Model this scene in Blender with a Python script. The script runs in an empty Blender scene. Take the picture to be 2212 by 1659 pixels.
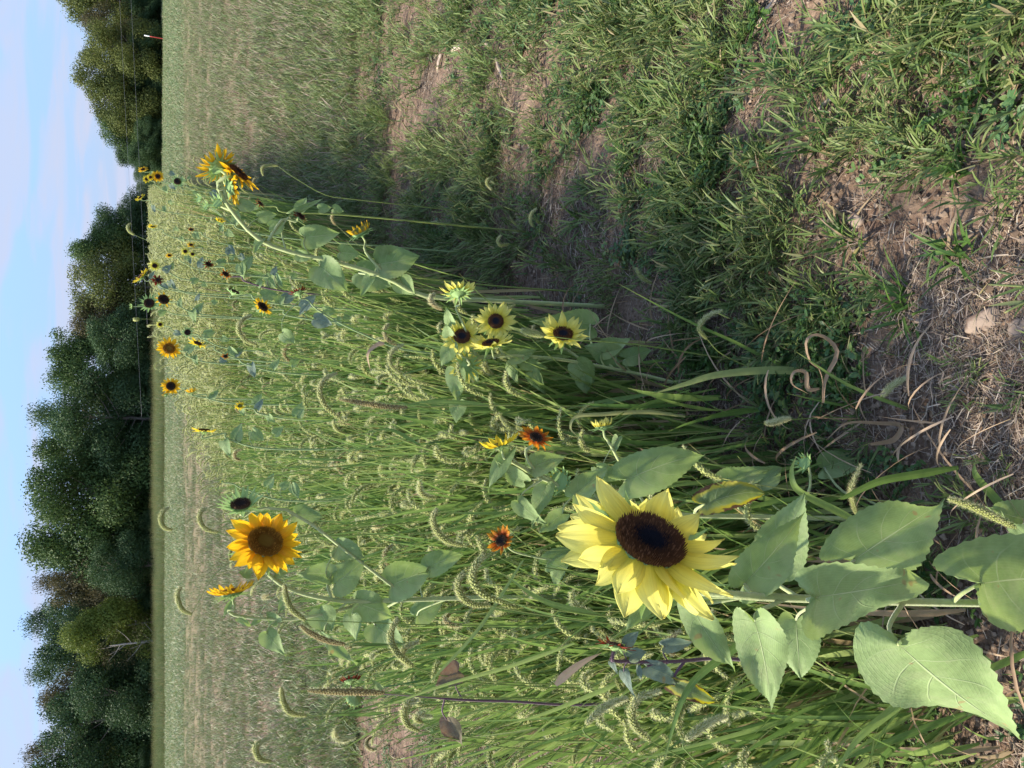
import bpy, math, random
import numpy as np
from mathutils import Vector, Matrix, Quaternion
R = math.radians
sc = bpy.context.scene
C = sc.collection
rnd = random.Random(7)
npr = np.random.default_rng(11)

# ------------------------------------------------------------------ camera
PITCH = R(25.4); CAMH = 1.5
D_ = Vector((0, math.cos(PITCH), -math.sin(PITCH)))
U_ = Vector((0, math.sin(PITCH), math.cos(PITCH)))
R_ = Vector((1, 0, 0))
CAM = Vector((0, 0, CAMH))
FOC = 1660.0                       # focal length in units of a 2212 px wide frame
cd = bpy.data.cameras.new('camera'); cam = bpy.data.objects.new('camera', cd); C.objects.link(cam)
cd.sensor_width = 36; cd.lens = 36*FOC/2212; cd.clip_start = 0.02; cd.clip_end = 3000
X_, Y_, Z_ = -U_, R_, -D_          # the photograph is turned on its side: world up points left
cam.matrix_world = Matrix(((X_.x, Y_.x, Z_.x, CAM.x), (X_.y, Y_.y, Z_.y, CAM.y), (X_.z, Y_.z, Z_.z, CAM.z), (0, 0, 0, 1)))
sc.camera = cam
def ray(px, py):
    return D_ + R_*((829.5-py)/FOC) + U_*((1106-px)/FOC)
def W(px, py, y):                  # the point of the sight line that lies y metres ahead
    d = ray(px, py); return CAM + d*(y/d.y)
def G(px, py):
    d = ray(px, py); return CAM + d*(-CAMH/d.z)
def pxm(px, py, y):                # metres per unit of the 2212 px frame at that point
    return y/ray(px, py).y/FOC

# ------------------------------------------------------------------ light
SUN_EL = R(50); SUN_AZ = math.atan2(-0.95, 0.22)   # compass style: x = sin, y = cos
sv = Vector((math.sin(SUN_AZ)*math.cos(SUN_EL), math.cos(SUN_AZ)*math.cos(SUN_EL), math.sin(SUN_EL)))
sl = bpy.data.lights.new('sun', 'SUN'); sun = bpy.data.objects.new('sun', sl); C.objects.link(sun)
sl.energy = 2.6; sl.angle = R(2.5); sl.color = (1.0, 0.90, 0.75)
sun.rotation_euler = sv.to_track_quat('Z', 'Y').to_euler(); sun.location = (0, 0, 30)
w = bpy.data.worlds.new('World'); sc.world = w; w.use_nodes = True
nt = w.node_tree; nt.nodes.clear()
def N(t, ty, **k):
    n = t.nodes.new(ty)
    for a, b in k.items():
        if a == 'op': n.operation = b
        else: setattr(n, a, b)
    return n
def L(t, a, b): t.links.new(a, b)
def math_(t, op, a, b=None, c=None, clamp=False):
    n = N(t, 'ShaderNodeMath', op=op); n.use_clamp = clamp
    for i, v in enumerate((a, b, c)):
        if v is None: continue
        if isinstance(v, (int, float)): n.inputs[i].default_value = v
        else: L(t, v, n.inputs[i])
    return n.outputs[0]
def sstep(t, v, a, b):
    n = N(t, 'ShaderNodeMapRange'); n.interpolation_type = 'SMOOTHSTEP'
    L(t, v, n.inputs[0]); n.inputs[1].default_value = a; n.inputs[2].default_value = b
    return n.outputs[0]
def mix(t, f, a, b):
    n = N(t, 'ShaderNodeMix', data_type='RGBA')
    for s, v in ((n.inputs[0], f), (n.inputs[6], a), (n.inputs[7], b)):
        if isinstance(v, (int, float)): s.default_value = v
        elif isinstance(v, tuple): s.default_value = (*v, 1) if len(v) == 3 else v
        else: L(t, v, s)
    return n.outputs[2]
sky = N(nt, 'ShaderNodeTexSky', sky_type='NISHITA', sun_disc=False)
sky.sun_elevation = SUN_EL; sky.sun_rotation = SUN_AZ
sky.air_density = 1.0; sky.dust_density = 0.6; sky.ozone_density = 2.5
tc = N(nt, 'ShaderNodeTexCoord')
sx = N(nt, 'ShaderNodeSeparateXYZ'); L(nt, tc.outputs['Generated'], sx.inputs[0])
zz = math_(nt, 'ADD', math_(nt, 'MAXIMUM', sx.outputs[2], 0.0), 0.16)
cx = N(nt, 'ShaderNodeCombineXYZ')
L(nt, math_(nt, 'DIVIDE', sx.outputs[0], zz), cx.inputs[0]); L(nt, math_(nt, 'DIVIDE', sx.outputs[1], zz), cx.inputs[1])
mp = N(nt, 'ShaderNodeMapping'); L(nt, cx.outputs[0], mp.inputs[0]); mp.inputs['Rotation'].default_value = (0, 0, R(28)); mp.inputs['Scale'].default_value = (0.6, 1.0, 1); mp.inputs['Location'].default_value = (1.3, 0.4, 0)
nz = N(nt, 'ShaderNodeTexNoise'); L(nt, mp.outputs[0], nz.inputs['Vector']); nz.inputs['Scale'].default_value = 2.3; nz.inputs['Detail'].default_value = 7; nz.inputs['Roughness'].default_value = 0.5; nz.inputs['Distortion'].default_value = 0.6
cl = sstep(nt, nz.outputs[0], 0.40, 0.60)
hz = math_(nt, 'SUBTRACT', 1.0, sstep(nt, sx.outputs[2], 0.0, 0.8))
base = mix(nt, math_(nt, 'MULTIPLY', hz, 0.9), sky.outputs[0], (0.40, 0.72, 1.38))
nz2 = N(nt, 'ShaderNodeTexNoise'); L(nt, mp.outputs[0], nz2.inputs['Vector']); nz2.inputs['Scale'].default_value = 4.5; nz2.inputs['Detail'].default_value = 6; nz2.inputs['Distortion'].default_value = 1.0
fac = math_(nt, 'ADD', math_(nt, 'MULTIPLY', cl, math_(nt, 'ADD', 0.35, math_(nt, 'MULTIPLY', nz2.outputs[0], 0.75))), math_(nt, 'MULTIPLY', math_(nt, 'SUBTRACT', 1.0, sstep(nt, sx.outputs[2], -0.02, 0.13)), 0.45), clamp=True)
skc = mix(nt, fac, base, (1.14, 1.26, 1.64))
bg = N(nt, 'ShaderNodeBackground'); L(nt, skc, bg.inputs[0]); bg.inputs[1].default_value = 0.15
wo = N(nt, 'ShaderNodeOutputWorld'); L(nt, bg.outputs[0], wo.inputs[0])
sc.view_settings.view_transform = 'Standard'; sc.view_settings.look = 'None'; sc.view_settings.gamma = 1
sc.view_settings.use_curve_mapping = False; sc.view_settings.exposure = 1.9
sc.render.engine = 'CYCLES'
sc.cycles.max_bounces = 3; sc.cycles.diffuse_bounces = 2; sc.cycles.transmission_bounces = 2; sc.cycles.glossy_bounces = 1

# ------------------------------------------------------------------ noise
def vnoise(x, y, s=0):
    x = np.asarray(x, float); y = np.asarray(y, float)
    xi = np.floor(x).astype(np.int64); yi = np.floor(y).astype(np.int64); xf = x-xi; yf = y-yi
    def h(a, b):
        n = (a*374761393 + b*668265263 + s*974711) & 0xffffffff
        n = ((n ^ (n >> 13))*1274126177) & 0xffffffff
        return ((n ^ (n >> 16)) & 0xffff)/65535.0
    u = xf*xf*(3-2*xf); v = yf*yf*(3-2*yf)
    return (h(xi, yi)*(1-u)+h(xi+1, yi)*u)*(1-v)+(h(xi, yi+1)*(1-u)+h(xi+1, yi+1)*u)*v
def fbm(x, y, o=4, s=0):
    t = 0; a = .5; n = 0
    for i in range(o):
        t = t+a*vnoise(x, y, s+i*17); n += a; a *= .5; x = x*2.03+3.1; y = y*2.03+1.7
    return t/n
def Hn(x, y):
    x = np.asarray(x, float); y = np.asarray(y, float)
    r = np.hypot(x, y); near = np.exp(-(r/9.0)**2)
    return (0.07*(fbm(x*.55, y*.55, 3, 1)-.5) + near*(0.035*(fbm(x*5, y*5, 3, 5)-.5)+0.020*(fbm(x*19, y*19, 3, 9)-.5)+0.03*np.maximum(0, fbm(x*11, y*11, 2, 19)-.62)))
def Hh(x, y): return float(Hn(x, y))
def bare(x, y):                    # 0..1: where the soil shows
    x = np.asarray(x, float); y = np.asarray(y, float)
    b = fbm(x*3.1+4, y*3.4, 3, 31)*.55+fbm(x*8.3, y*9.2, 2, 47)*.25+fbm(x*.8, y*1.1, 2, 61)*.20
    lf = np.clip((edge_l(y)-.1-x)/.5, 0, 1); b = b+lf*(.045+.09*(fbm(x*.7, y*1.9, 3, 77)-.45))
    for (qx, qy), q0 in (((1590, 170), .17), ((1180, 150), .2), ((1335, 690), .22), ((2140, 600), .16), ((1960, 450), .20), ((1930, 110), .12), ((985, 230), .3), ((620, 200), .8)):
        g_ = G(qx, qy); b = b+.13*np.exp(-(((x-g_.x)/q0)**2+((y-g_.y)/q0)**2))
    far = 1-np.exp(-(np.hypot(x, y)/14)**2)
    return b*(1-far*.5)+far*.5*fbm(x*.12+9, y*.55, 3, 71)
def edge_r(y): return -.34+.234*y
def edge_l(y): return np.interp(y, [.8, 1.4, 3, 6.6, 12, 60], [-1.0, -.98, -1.04, -.66, .6, 11.9])

# ------------------------------------------------------------------ mesh helpers
class MB:
    def __init__(s): s.v = []; s.f = []; s.uv = []; s.c = []; s.m = []
    def add(s, vs, fs, uv=None, c=0.5, mi=0):
        o = len(s.v); s.v += [tuple(q) for q in vs]; s.f += [tuple(i+o for i in f) for f in fs]
        s.uv += (list(uv) if uv else [(0, 0)]*len(vs)); s.c += [c]*len(vs); s.m += [mi]*len(fs)
    def mesh(s, name, mats, smooth=True):
        me = bpy.data.meshes.new(name); me.from_pydata(s.v, [], s.f)
        if not isinstance(mats, (list, tuple)): mats = [mats]
        for m in mats: me.materials.append(m)
        n = len(s.v)
        a = me.attributes.new('var', 'FLOAT', 'POINT'); a.data.foreach_set('value', np.array(s.c, np.float32))
        u = me.attributes.new('st', 'FLOAT_VECTOR', 'POINT'); q = np.zeros((n, 3), np.float32); q[:, :2] = np.array(s.uv, np.float32).reshape(-1, 2); u.data.foreach_set('vector', q.ravel())
        if len(mats) > 1: me.polygons.foreach_set('material_index', np.array(s.m, np.int32))
        if smooth: me.polygons.foreach_set('use_smooth', np.ones(len(me.polygons), bool))
        me.update(); return me
def link(name, me, parent=None, M=None, mat=None):
    o = bpy.data.objects.new(name, me); C.objects.link(o)
    if parent: o.parent = parent
    if M is not None: o.matrix_basis = M
    return o
def tag(o, label=None, cat=None, group=None, kind=None):
    if label: o['label'] = label
    if cat: o['category'] = cat
    if group: o['group'] = group
    if kind: o['kind'] = kind
    return o
def empty(name, loc, label, cat, group=None):
    o = bpy.data.objects.new(name, None); C.objects.link(o); o.location = loc; o.empty_display_size = .05
    return tag(o, label, cat, group)
def smooth_path(P, n):
    P = [Vector(p) for p in P]; k = len(P)
    if k < 3: return [P[0].lerp(P[-1], i/(n-1)) for i in range(n)]
    Q = [P[0]*2-P[1]]+P+[P[-1]*2-P[-2]]; out = []
    for i in range(n):
        t = i/(n-1)*(k-1); j = min(int(t), k-2); f = t-j
        a, b, c, d = Q[j:j+4]
        out.append(.5*((2*b)+(c-a)*f+(2*a-5*b+4*c-d)*f*f+(3*b-a-3*c+d)*f**3))
    return out
def tube(mb, P, rad, sides=6, c=.5, mi=0, cap=True):
    n = len(P); vs = []; fs = []; uv = []
    t0 = (P[1]-P[0]).normalized(); a = t0.orthogonal().normalized()
    for i in range(n):
        t = (P[min(i+1, n-1)]-P[max(i-1, 0)])
        t = t.normalized() if t.length > 1e-9 else t0
        a = (a-t*a.dot(t)); a = a.normalized() if a.length > 1e-6 else t.orthogonal().normalized()
        b = t.cross(a); r = rad(i/(n-1)) if callable(rad) else rad
        for j in range(sides):
            th = 2*math.pi*j/sides; vs.append(P[i]+a*(r*math.cos(th))+b*(r*math.sin(th))); uv.append((i/(n-1), j/sides))
    for i in range(n-1):
        for j in range(sides):
            k = (j+1) % sides; fs.append((i*sides+j, i*sides+k, (i+1)*sides+k, (i+1)*sides+j))
    if cap: fs.append(tuple(range((n-1)*sides, n*sides)))
    mb.add(vs, fs, uv, c, mi)
def ribbon(mb, P, wid, nrm, c=.5, mi=0, fold=.25, across=3, twist=0.0):
    n = len(P); vs = []; fs = []; uv = []
    for i in range(n):
        t = (P[min(i+1, n-1)]-P[max(i-1, 0)]).normalized(); f = i/(n-1)
        nn = nrm if not callable(nrm) else nrm(f)
        s = t.cross(nn); s = s.normalized() if s.length > 1e-6 else t.orthogonal().normalized()
        if twist: s = Quaternion(t, twist*f) @ s
        up = s.cross(t).normalized()
        hw = wid(f) if callable(wid) else wid*.5
        for j in range(across):
            v = -1+2*j/(across-1); vs.append(P[i]+s*(v*hw)+up*(abs(v)*hw*fold)); uv.append((f, v))
    for i in range(n-1):
        for j in range(across-1):
            a = i*across+j; fs.append((a, a+1, a+across+1, a+across))
    mb.add(vs, fs, uv, c, mi)
def blade_w(w0): return lambda f: max(.0004, w0*.5*(min(1, .45+f*3.0)*(1-f**2.6)))
def arc(base, az, L_, lean, droop, n=6):
    p = Vector(base); out = [p.copy()]; el = math.pi/2-lean
    h = Vector((math.sin(az), math.cos(az), 0))
    for i in range(n-1):
        out.append(out[-1]+(h*math.cos(el)+Vector((0, 0, 1))*math.sin(el))*(L_/(n-1))); el -= droop/(n-1)
    return out

# ------------------------------------------------------------------ materials
def mat(name): m = bpy.data.materials.new(name); m.use_nodes = True; m.node_tree.nodes.clear(); return m, m.node_tree
def attr(t, n, out='Fac'): a = N(t, 'ShaderNodeAttribute'); a.attribute_name = n; return a.outputs[out]
def ramp(t, fac, stops):
    r = N(t, 'ShaderNodeValToRGB'); L(t, fac, r.inputs[0]); e = r.color_ramp.elements
    while len(e) > 1: e.remove(e[-1])
    e[0].position = stops[0][0]; e[0].color = (*stops[0][1], 1)
    for p, c in stops[1:]:
        q = e.new(p); q.color = (*c, 1)
    return r.outputs[0]
def noise(t, scale, detail=3, vec=None, rough=.55):
    n = N(t, 'ShaderNodeTexNoise'); n.inputs['Scale'].default_value = scale; n.inputs['Detail'].default_value = detail; n.inputs['Roughness'].default_value = rough
    if vec is not None: L(t, vec, n.inputs['Vector'])
    return n.outputs[0]
def finish(m, t, col, rough=.5, trans=.35, tcol=None, spec=.3, bump=None, bdist=.002, sheen=0):
    p = N(t, 'ShaderNodeBsdfPrincipled'); 
    if isinstance(col, tuple): p.inputs['Base Color'].default_value = (*col, 1)
    else: L(t, col, p.inputs['Base Color'])
    p.inputs['Roughness'].default_value = rough; p.inputs['Specular IOR Level'].default_value = spec
    if sheen: p.inputs['Sheen Weight'].default_value = sheen; p.inputs['Sheen Roughness'].default_value = .5
    if bump is not None:
        b = N(t, 'ShaderNodeBump'); b.inputs['Distance'].default_value = bdist; b.inputs['Strength'].default_value = 1; L(t, bump, b.inputs['Height']); L(t, b.outputs[0], p.inputs['Normal'])
    o = N(t, 'ShaderNodeOutputMaterial'); s = p.outputs[0]
    if trans:
        tr = N(t, 'ShaderNodeBsdfTranslucent')
        tc_ = tcol if tcol is not None else col
        if isinstance(tc_, tuple): tr.inputs[0].default_value = (*tc_, 1)
        else: L(t, tc_, tr.inputs[0])
        mx = N(t, 'ShaderNodeMixShader'); mx.inputs[0].default_value = trans; L(t, s, mx.inputs[1]); L(t, tr.outputs[0], mx.inputs[2]); s = mx.outputs[0]
    L(t, s, o.inputs[0]); return m
def hsv(t, col, h=.5, s=1., v=1.):
    n = N(t, 'ShaderNodeHueSaturation')
    for i, x in ((0, h), (1, s), (2, v)):
        if isinstance(x, (int, float)): n.inputs[i].default_value = x
        else: L(t, x, n.inputs[i])
    L(t, col, n.inputs[4]); return n.outputs[0]
def objrand(t): return N(t, 'ShaderNodeObjectInfo').outputs['Random']

def grass_mat(name, stops, trans=.4, rough=.45):
    m, t = mat(name); v = attr(t, 'var'); st = N(t, 'ShaderNodeSeparateXYZ'); L(t, attr(t, 'st', 'Vector'), st.inputs[0])
    rr = objrand(t)
    f = math_(t, 'ADD', v, math_(t, 'MULTIPLY', math_(t, 'SUBTRACT', rr, .5), .22), clamp=True)
    c = ramp(t, f, stops)
    rib = sstep(t, math_(t, 'ABSOLUTE', st.outputs[1]), .12, .0)
    c = mix(t, math_(t, 'MULTIPLY', rib, .35), c, (.30, .38, .14))
    c = hsv(t, c, v=math_(t, 'ADD', .8, math_(t, 'MULTIPLY', noise(t, 60, 2, N(t, 'ShaderNodeTexCoord').outputs['Object']), .4)))
    tip = sstep(t, st.outputs[0], .82, 1.0)
    c = mix(t, math_(t, 'MULTIPLY', tip, math_(t, 'MULTIPLY', v, .6)), c, (.36, .27, .12))
    return finish(m, t, c, rough, trans, spec=.35)
M_grass = grass_mat('grass_blades', [(0, (.050, .115, .035)), (.3, (.075, .16, .030)), (.6, (.13, .22, .045)), (.8, (.20, .27, .07)), (.9, (.34, .27, .12)), (1, (.38, .28, .17))])
M_short = grass_mat('short_grass_blades', [(0, (.07, .13, .04)), (.35, (.12, .19, .05)), (.65, (.21, .27, .085)), (.82, (.23, .26, .11)), (.92, (.36, .28, .15)), (1, (.40, .30, .19))])
M_fox = grass_mat('foxtail_blades', [(0, (.08, .16, .04)), (.3, (.16, .26, .06)), (.6, (.27, .37, .10)), (.8, (.38, .44, .17)), (.9, (.38, .30, .14)), (1, (.42, .31, .19))], .42)
M_culm = grass_mat('foxtail_culm', [(0, (.10, .17, .04)), (.5, (.20, .27, .07)), (.8, (.32, .30, .12)), (1, (.38, .24, .13))], .15)
M_dry = grass_mat('dry_blades', [(0, (.26, .16, .09)), (.5, (.38, .26, .16)), (1, (.5, .37, .25))], .25, .6)
M_straw = grass_mat('straw_litter', [(0, (.07, .050, .042)), (.45, (.17, .125, .10)), (.8, (.30, .23, .18)), (1, (.46, .38, .30))], 0, .8)
def simple(name, col, rough=.6, trans=0, spec=.2, var=.25, scale=120, bdist=.0008, sheen=0):
    m, t = mat(name); tcn = N(t, 'ShaderNodeTexCoord').outputs['Object']
    n = noise(t, scale, 3, tcn)
    c = hsv(t, mix(t, n, tuple(x*(1-var) for x in col), tuple(min(1, x*(1+var)) for x in col)), v=math_(t, 'ADD', .9, math_(t, 'MULTIPLY', attr(t, 'var'), .2)))
    return finish(m, t, c, rough, trans, spec=spec, bump=n, bdist=bdist, sheen=sheen)
M_seed = simple('foxtail_spikelets', (.40, .44, .15), .6, .2, .2, .4, 400)
M_seedtan = simple('foxtail_ripe_spikelets', (.34, .27, .12), .6, .2, .2, .4, 400)
M_brist = simple('foxtail_bristles', (.68, .67, .38), .5, .45, .3, .15, 300, 0)
M_stem = simple('sunflower_stem', (.36, .42, .17), .6, .08, .2, .25, 90, .0012, .4)
M_stemg = simple('sunflower_stem_grey', (.22, .31, .12), .6, .05, .2, .2, 90, .001, .4)
M_stemp = simple('sunflower_stem_purple', (.10, .05, .07), .55, 0, .3, .4, 90, .001, .3)
M_recep = simple('sunflower_head_back', (.26, .40, .14), .55, .15, .25, .25, 60)
M_bract = simple('sunflower_bract', (.30, .46, .16), .5, .3, .25, .25, 60)

def leaf_mat(name, col, col2, vein=(.42, .50, .30), trans=.33, dead=False):
    m, t = mat(name); st = N(t, 'ShaderNodeSeparateXYZ'); L(t, attr(t, 'st', 'Vector'), st.inputs[0])
    u, v = st.outputs[0], math_(t, 'ABSOLUTE', st.outputs[1])
    tcn = N(t, 'ShaderNodeTexCoord').outputs['Object']
    n1 = noise(t, 9, 3, tcn); n2 = noise(t, 70, 4, tcn)
    c = mix(t, sstep(t, n1, .35, .68), col, col2)
    c = hsv(t, c, v=math_(t, 'ADD', .78, math_(t, 'MULTIPLY', n2, .44)))
    mid = sstep(t, v, .032, .008)
    ph = math_(t, 'FRACT', math_(t, 'MULTIPLY', math_(t, 'SUBTRACT', math_(t, 'ADD', u, math_(t, 'MULTIPLY', math_(t, 'SUBTRACT', n1, .5), .05)), math_(t, 'MULTIPLY', math_(t, 'POWER', v, .8), .30)), 6.0))
    lat = math_(t, 'MULTIPLY', sstep(t, math_(t, 'ABSOLUTE', math_(t, 'SUBTRACT', ph, .5)), .04, .008), sstep(t, v, 1.0, .35))
    ph2 = math_(t, 'FRACT', math_(t, 'MULTIPLY', math_(t, 'ADD', v, math_(t, 'MULTIPLY', u, .9)), 13.0))
    fine = math_(t, 'MULTIPLY', sstep(t, math_(t, 'ABSOLUTE', math_(t, 'SUBTRACT', ph2, .5)), .12, .0), .16)
    ve = math_(t, 'MAXIMUM', math_(t, 'MAXIMUM', mid, math_(t, 'MULTIPLY', lat, .55)), fine)
    dust = sstep(t, noise(t, 22, 4, tcn, .7), .48, .68); c = mix(t, math_(t, 'MULTIPLY', dust, .22), c, (.44, .47, .26))
    c = mix(t, math_(t, 'MULTIPLY', ve, .6), c, vein)
    if dead:
        e = sstep(t, math_(t, 'ADD', v, math_(t, 'MULTIPLY', math_(t, 'SUBTRACT', noise(t, 30, 3, tcn), .5), .9)), .55, .8)
        c = mix(t, e, c, (.42, .40, .08)); e2 = sstep(t, math_(t, 'ADD', v, math_(t, 'MULTIPLY', math_(t, 'SUBTRACT', noise(t, 30, 3, tcn), .5), 1.2)), .86, 1.0)
        c = mix(t, e2, c, (.10, .06, .035))
    else:
        sp = sstep(t, noise(t, 38, 1, tcn), .74, .78); c = mix(t, math_(t, 'MULTIPLY', sp, .75), c, (.34, .27, .12))
    vor = N(t, 'ShaderNodeTexVoronoi'); vor.inputs['Scale'].default_value = 220; L(t, tcn, vor.inputs['Vector'])
    h = math_(t, 'ADD', math_(t, 'SUBTRACT', math_(t, 'MULTIPLY', n2, .6), math_(t, 'MULTIPLY', ve, .7)), math_(t, 'MULTIPLY', vor.outputs['Distance'], .18))
    return finish(m, t, c, .55, trans, tcol=hsv(t, c, .485, 1.25, 1.15), spec=.22, bump=h, bdist=.0016, sheen=.04)
M_leaf = leaf_mat('sunflower_leaf', (.225, .32, .12), (.30, .41, .165), (.53, .61, .34))
M_leafy = leaf_mat('sunflower_leaf_light', (.20, .30, .12), (.27, .36, .15))
M_leafd = leaf_mat('sunflower_leaf_withering', (.15, .22, .10), (.24, .30, .10), dead=True)
M_leafs = leaf_mat('sunflower_leaf_silvery', (.16, .22, .17), (.22, .28, .20))
M_leafp = leaf_mat('sunflower_leaf_reddish', (.16, .15, .09), (.27, .15, .10), (.3, .25, .2))
def petal_mat(name, base, tip, streak=None, trans=.45):
    m, t = mat(name); st = N(t, 'ShaderNodeSeparateXYZ'); L(t, attr(t, 'st', 'Vector'), st.inputs[0])
    u, v = st.outputs[0], st.outputs[1]
    tcn = N(t, 'ShaderNodeTexCoord').outputs['Object']
    c = mix(t, sstep(t, u, 0.0, .75), base, tip)
    w_ = N(t, 'ShaderNodeCombineXYZ'); L(t, math_(t, 'MULTIPLY', u, 1.2), w_.inputs[0]); L(t, math_(t, 'MULTIPLY', v, 9), w_.inputs[1]); L(t, math_(t, 'MULTIPLY', objrand(t), 40), w_.inputs[2])
    n = noise(t, 1.0, 2, w_.outputs[0])
    if streak: c = mix(t, sstep(t, math_(t, 'ADD', n, math_(t, 'MULTIPLY', math_(t, 'SUBTRACT', .5, u), .35)), .42, .60), c, streak)
    c = hsv(t, c, v=math_(t, 'ADD', .82, math_(t, 'MULTIPLY', n, .36)))
    return finish(m, t, c, .45, trans, spec=.25, bump=n, bdist=.0015)
M_pet = {'pale': petal_mat('petal_pale_yellow', (.81, .70, .07), (.86, .81, .21)),
         'gold': petal_mat('petal_golden', (.84, .42, .012), (.88, .55, .02)),
         'yel': petal_mat('petal_yellow', (.84, .58, .02), (.86, .66, .04)),
         'rust': petal_mat('petal_rust', (.50, .13, .012), (.75, .34, .02), (.40, .07, .01)),
         'wine': petal_mat('petal_wine_red', (.14, .012, .010), (.26, .04, .012), None, .3)}
def disc_mat(name, inner, ring, outer):
    m, t = mat(name); st = N(t, 'ShaderNodeSeparateXYZ'); L(t, attr(t, 'st', 'Vector'), st.inputs[0])
    c = ramp(t, math_(t, 'ADD', st.outputs[0], math_(t, 'MULTIPLY', math_(t, 'SUBTRACT', attr(t, 'var'), .5), .25), clamp=True), [(0, inner), (.38, inner), (.55, ring), (.9, outer), (1, outer)])
    sp = math_(t, 'MULTIPLY', sstep(t, attr(t, 'var'), .84, .9), sstep(t, st.outputs[0], .4, .62)); c = mix(t, math_(t, 'MULTIPLY', sp, .8), c, tuple(min(1, q*2+.02) for q in outer))
    return finish(m, t, c, .7, 0, spec=.2)
M_disc = {'dark': disc_mat('disc_dark', (.006, .008, .016), (.085, .038, .017), (.12, .05, .018)),
          'brown': disc_mat('disc_brown', (.22, .13, .02), (.22, .09, .012), (.36, .17, .02)),
          'black': disc_mat('disc_black', (.014, .010, .008), (.03, .018, .012), (.09, .05, .025)),
          'green': disc_mat('disc_green', (.16, .22, .05), (.2, .2, .04), (.3, .24, .05))}

def ground_mat():
    m, t = mat('field_soil'); tcn = N(t, 'ShaderNodeTexCoord').outputs['Object']
    n1 = noise(t, 1.3, 4, tcn); n2 = noise(t, 26, 5, tcn, .62); n3 = noise(t, 160, 3, tcn); g = attr(t, 'green')
    vo = N(t, 'ShaderNodeTexVoronoi'); vo.inputs['Scale'].default_value = 70; L(t, tcn, vo.inputs['Vector'])
    c = mix(t, sstep(t, n2, .3, .72), (.10, .064, .046), (.225, .160, .110))
    c = mix(t, math_(t, 'MULTIPLY', sstep(t, n1, .45, .7), .55), c, (.26, .19, .14))
    c = hsv(t, c, v=math_(t, 'ADD', .72, math_(t, 'MULTIPLY', n3, .56)))
    far = mix(t, noise(t, .9, 5, tcn), (.115, .15, .052), (.24, .23, .10))
    mp_ = N(t, 'ShaderNodeMapping'); L(t, tcn, mp_.inputs[0]); mp_.inputs['Scale'].default_value = (.12, .9, 1)
    far = mix(t, math_(t, 'MULTIPLY', sstep(t, noise(t, 1, 3, mp_.outputs[0]), .5, .66), .6), far, (.20, .175, .105))
    c = mix(t, g, c, far)
    h = math_(t, 'ADD', math_(t, 'MULTIPLY', n2, 1.0), math_(t, 'ADD', math_(t, 'MULTIPLY', n3, .35), math_(t, 'MULTIPLY', vo.outputs['Distance'], .5)))
    return finish(m, t, c, .95, 0, spec=.1, bump=h, bdist=.012)
M_ground = ground_mat()
def stone_mat():
    m, t = mat('pale_stone'); tcn = N(t, 'ShaderNodeTexCoord').outputs['Object']
    n = noise(t, 30, 5, tcn); c = mix(t, n, (.19, .14, .105), (.34, .27, .21))
    c = mix(t, sstep(t, noise(t, 26, 4, tcn), .45, .6), c, (.16, .11, .08))
    return finish(m, t, c, .9, 0, spec=.2, bump=n, bdist=.004)
M_stone = stone_mat()
def crown_mat(name, c1, c2, c3):
    m, t = mat(name); v = attr(t, 'var'); c = ramp(t, v, [(0, c1), (.55, c2), (1, c3)])
    n = noise(t, .55, 2, N(t, 'ShaderNodeTexCoord').outputs['Object'])
    c = hsv(t, c, h=math_(t, 'ADD', .485, math_(t, 'MULTIPLY', n, .03)), v=math_(t, 'ADD', .7, math_(t, 'MULTIPLY', n, .6)))
    return finish(m, t, c, .6, .25, spec=.15)
M_crown = {'green': crown_mat('crown_green', (0.047, 0.085, 0.026), (0.070, 0.120, 0.034), (0.117, 0.171, 0.045)),
           'dark': crown_mat('crown_dark_green', (0.033, 0.066, 0.028), (0.049, 0.091, 0.034), (0.082, 0.131, 0.045)),
           'olive': crown_mat('crown_olive', (0.073, 0.097, 0.028), (0.112, 0.137, 0.036), (0.176, 0.182, 0.050)),
           'brown': crown_mat('crown_brownish', (0.066, 0.065, 0.028), (0.101, 0.091, 0.040), (0.148, 0.125, 0.059)),
           'yellow': crown_mat('crown_yellow_green', (0.094, 0.131, 0.026), (0.140, 0.182, 0.032), (0.234, 0.251, 0.050)),
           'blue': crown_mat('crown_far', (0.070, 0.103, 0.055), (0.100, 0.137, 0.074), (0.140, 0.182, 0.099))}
M_bark = simple('tree_bark', (.20, .17, .14), .9, 0, .1, .4, 3, .02)
M_barkp = simple('pale_dead_wood', (.36, .32, .28), .9, 0, .1, .3, 3, .02)

# ------------------------------------------------------------------ ground
def build_ground():
    n = 470; k = 6.9; ext = 900.0; s = ext/math.sinh(k)
    u = np.linspace(-1, 1, n); gx = s*np.sinh(k*u)
    X, Y = np.meshgrid(gx+.1, gx+1.6); Z = Hn(X, Y)
    me = bpy.data.meshes.new('ground')
    v = np.stack([X, Y, Z], -1).reshape(-1, 3).astype(np.float32)
    i = np.arange((n-1)*(n-1)); a = (i//(n-1))*n+i % (n-1); f = np.stack([a, a+1, a+n+1, a+n], -1).astype(np.int32)
    me.vertices.add(len(v)); me.vertices.foreach_set('co', v.ravel())
    me.loops.add(f.size); me.loops.foreach_set('vertex_index', f.ravel())
    me.polygons.add(len(f)); me.polygons.foreach_set('loop_start', np.arange(0, f.size, 4, dtype=np.int32)); me.polygons.foreach_set('loop_total', np.full(len(f), 4, np.int32))
    me.polygons.foreach_set('use_smooth', np.ones(len(f), bool)); me.update()
    r = np.hypot(X, Y); g = np.clip((r-12)/60, 0, 1)**.7*.8
    at = me.attributes.new('green', 'FLOAT', 'POINT'); at.data.foreach_set('value', g.ravel().astype(np.float32))
    me.materials.append(M_ground); o = link('ground', me); tag(o, 'reddish brown soil of the open field', kind='structure')
build_ground()

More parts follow.
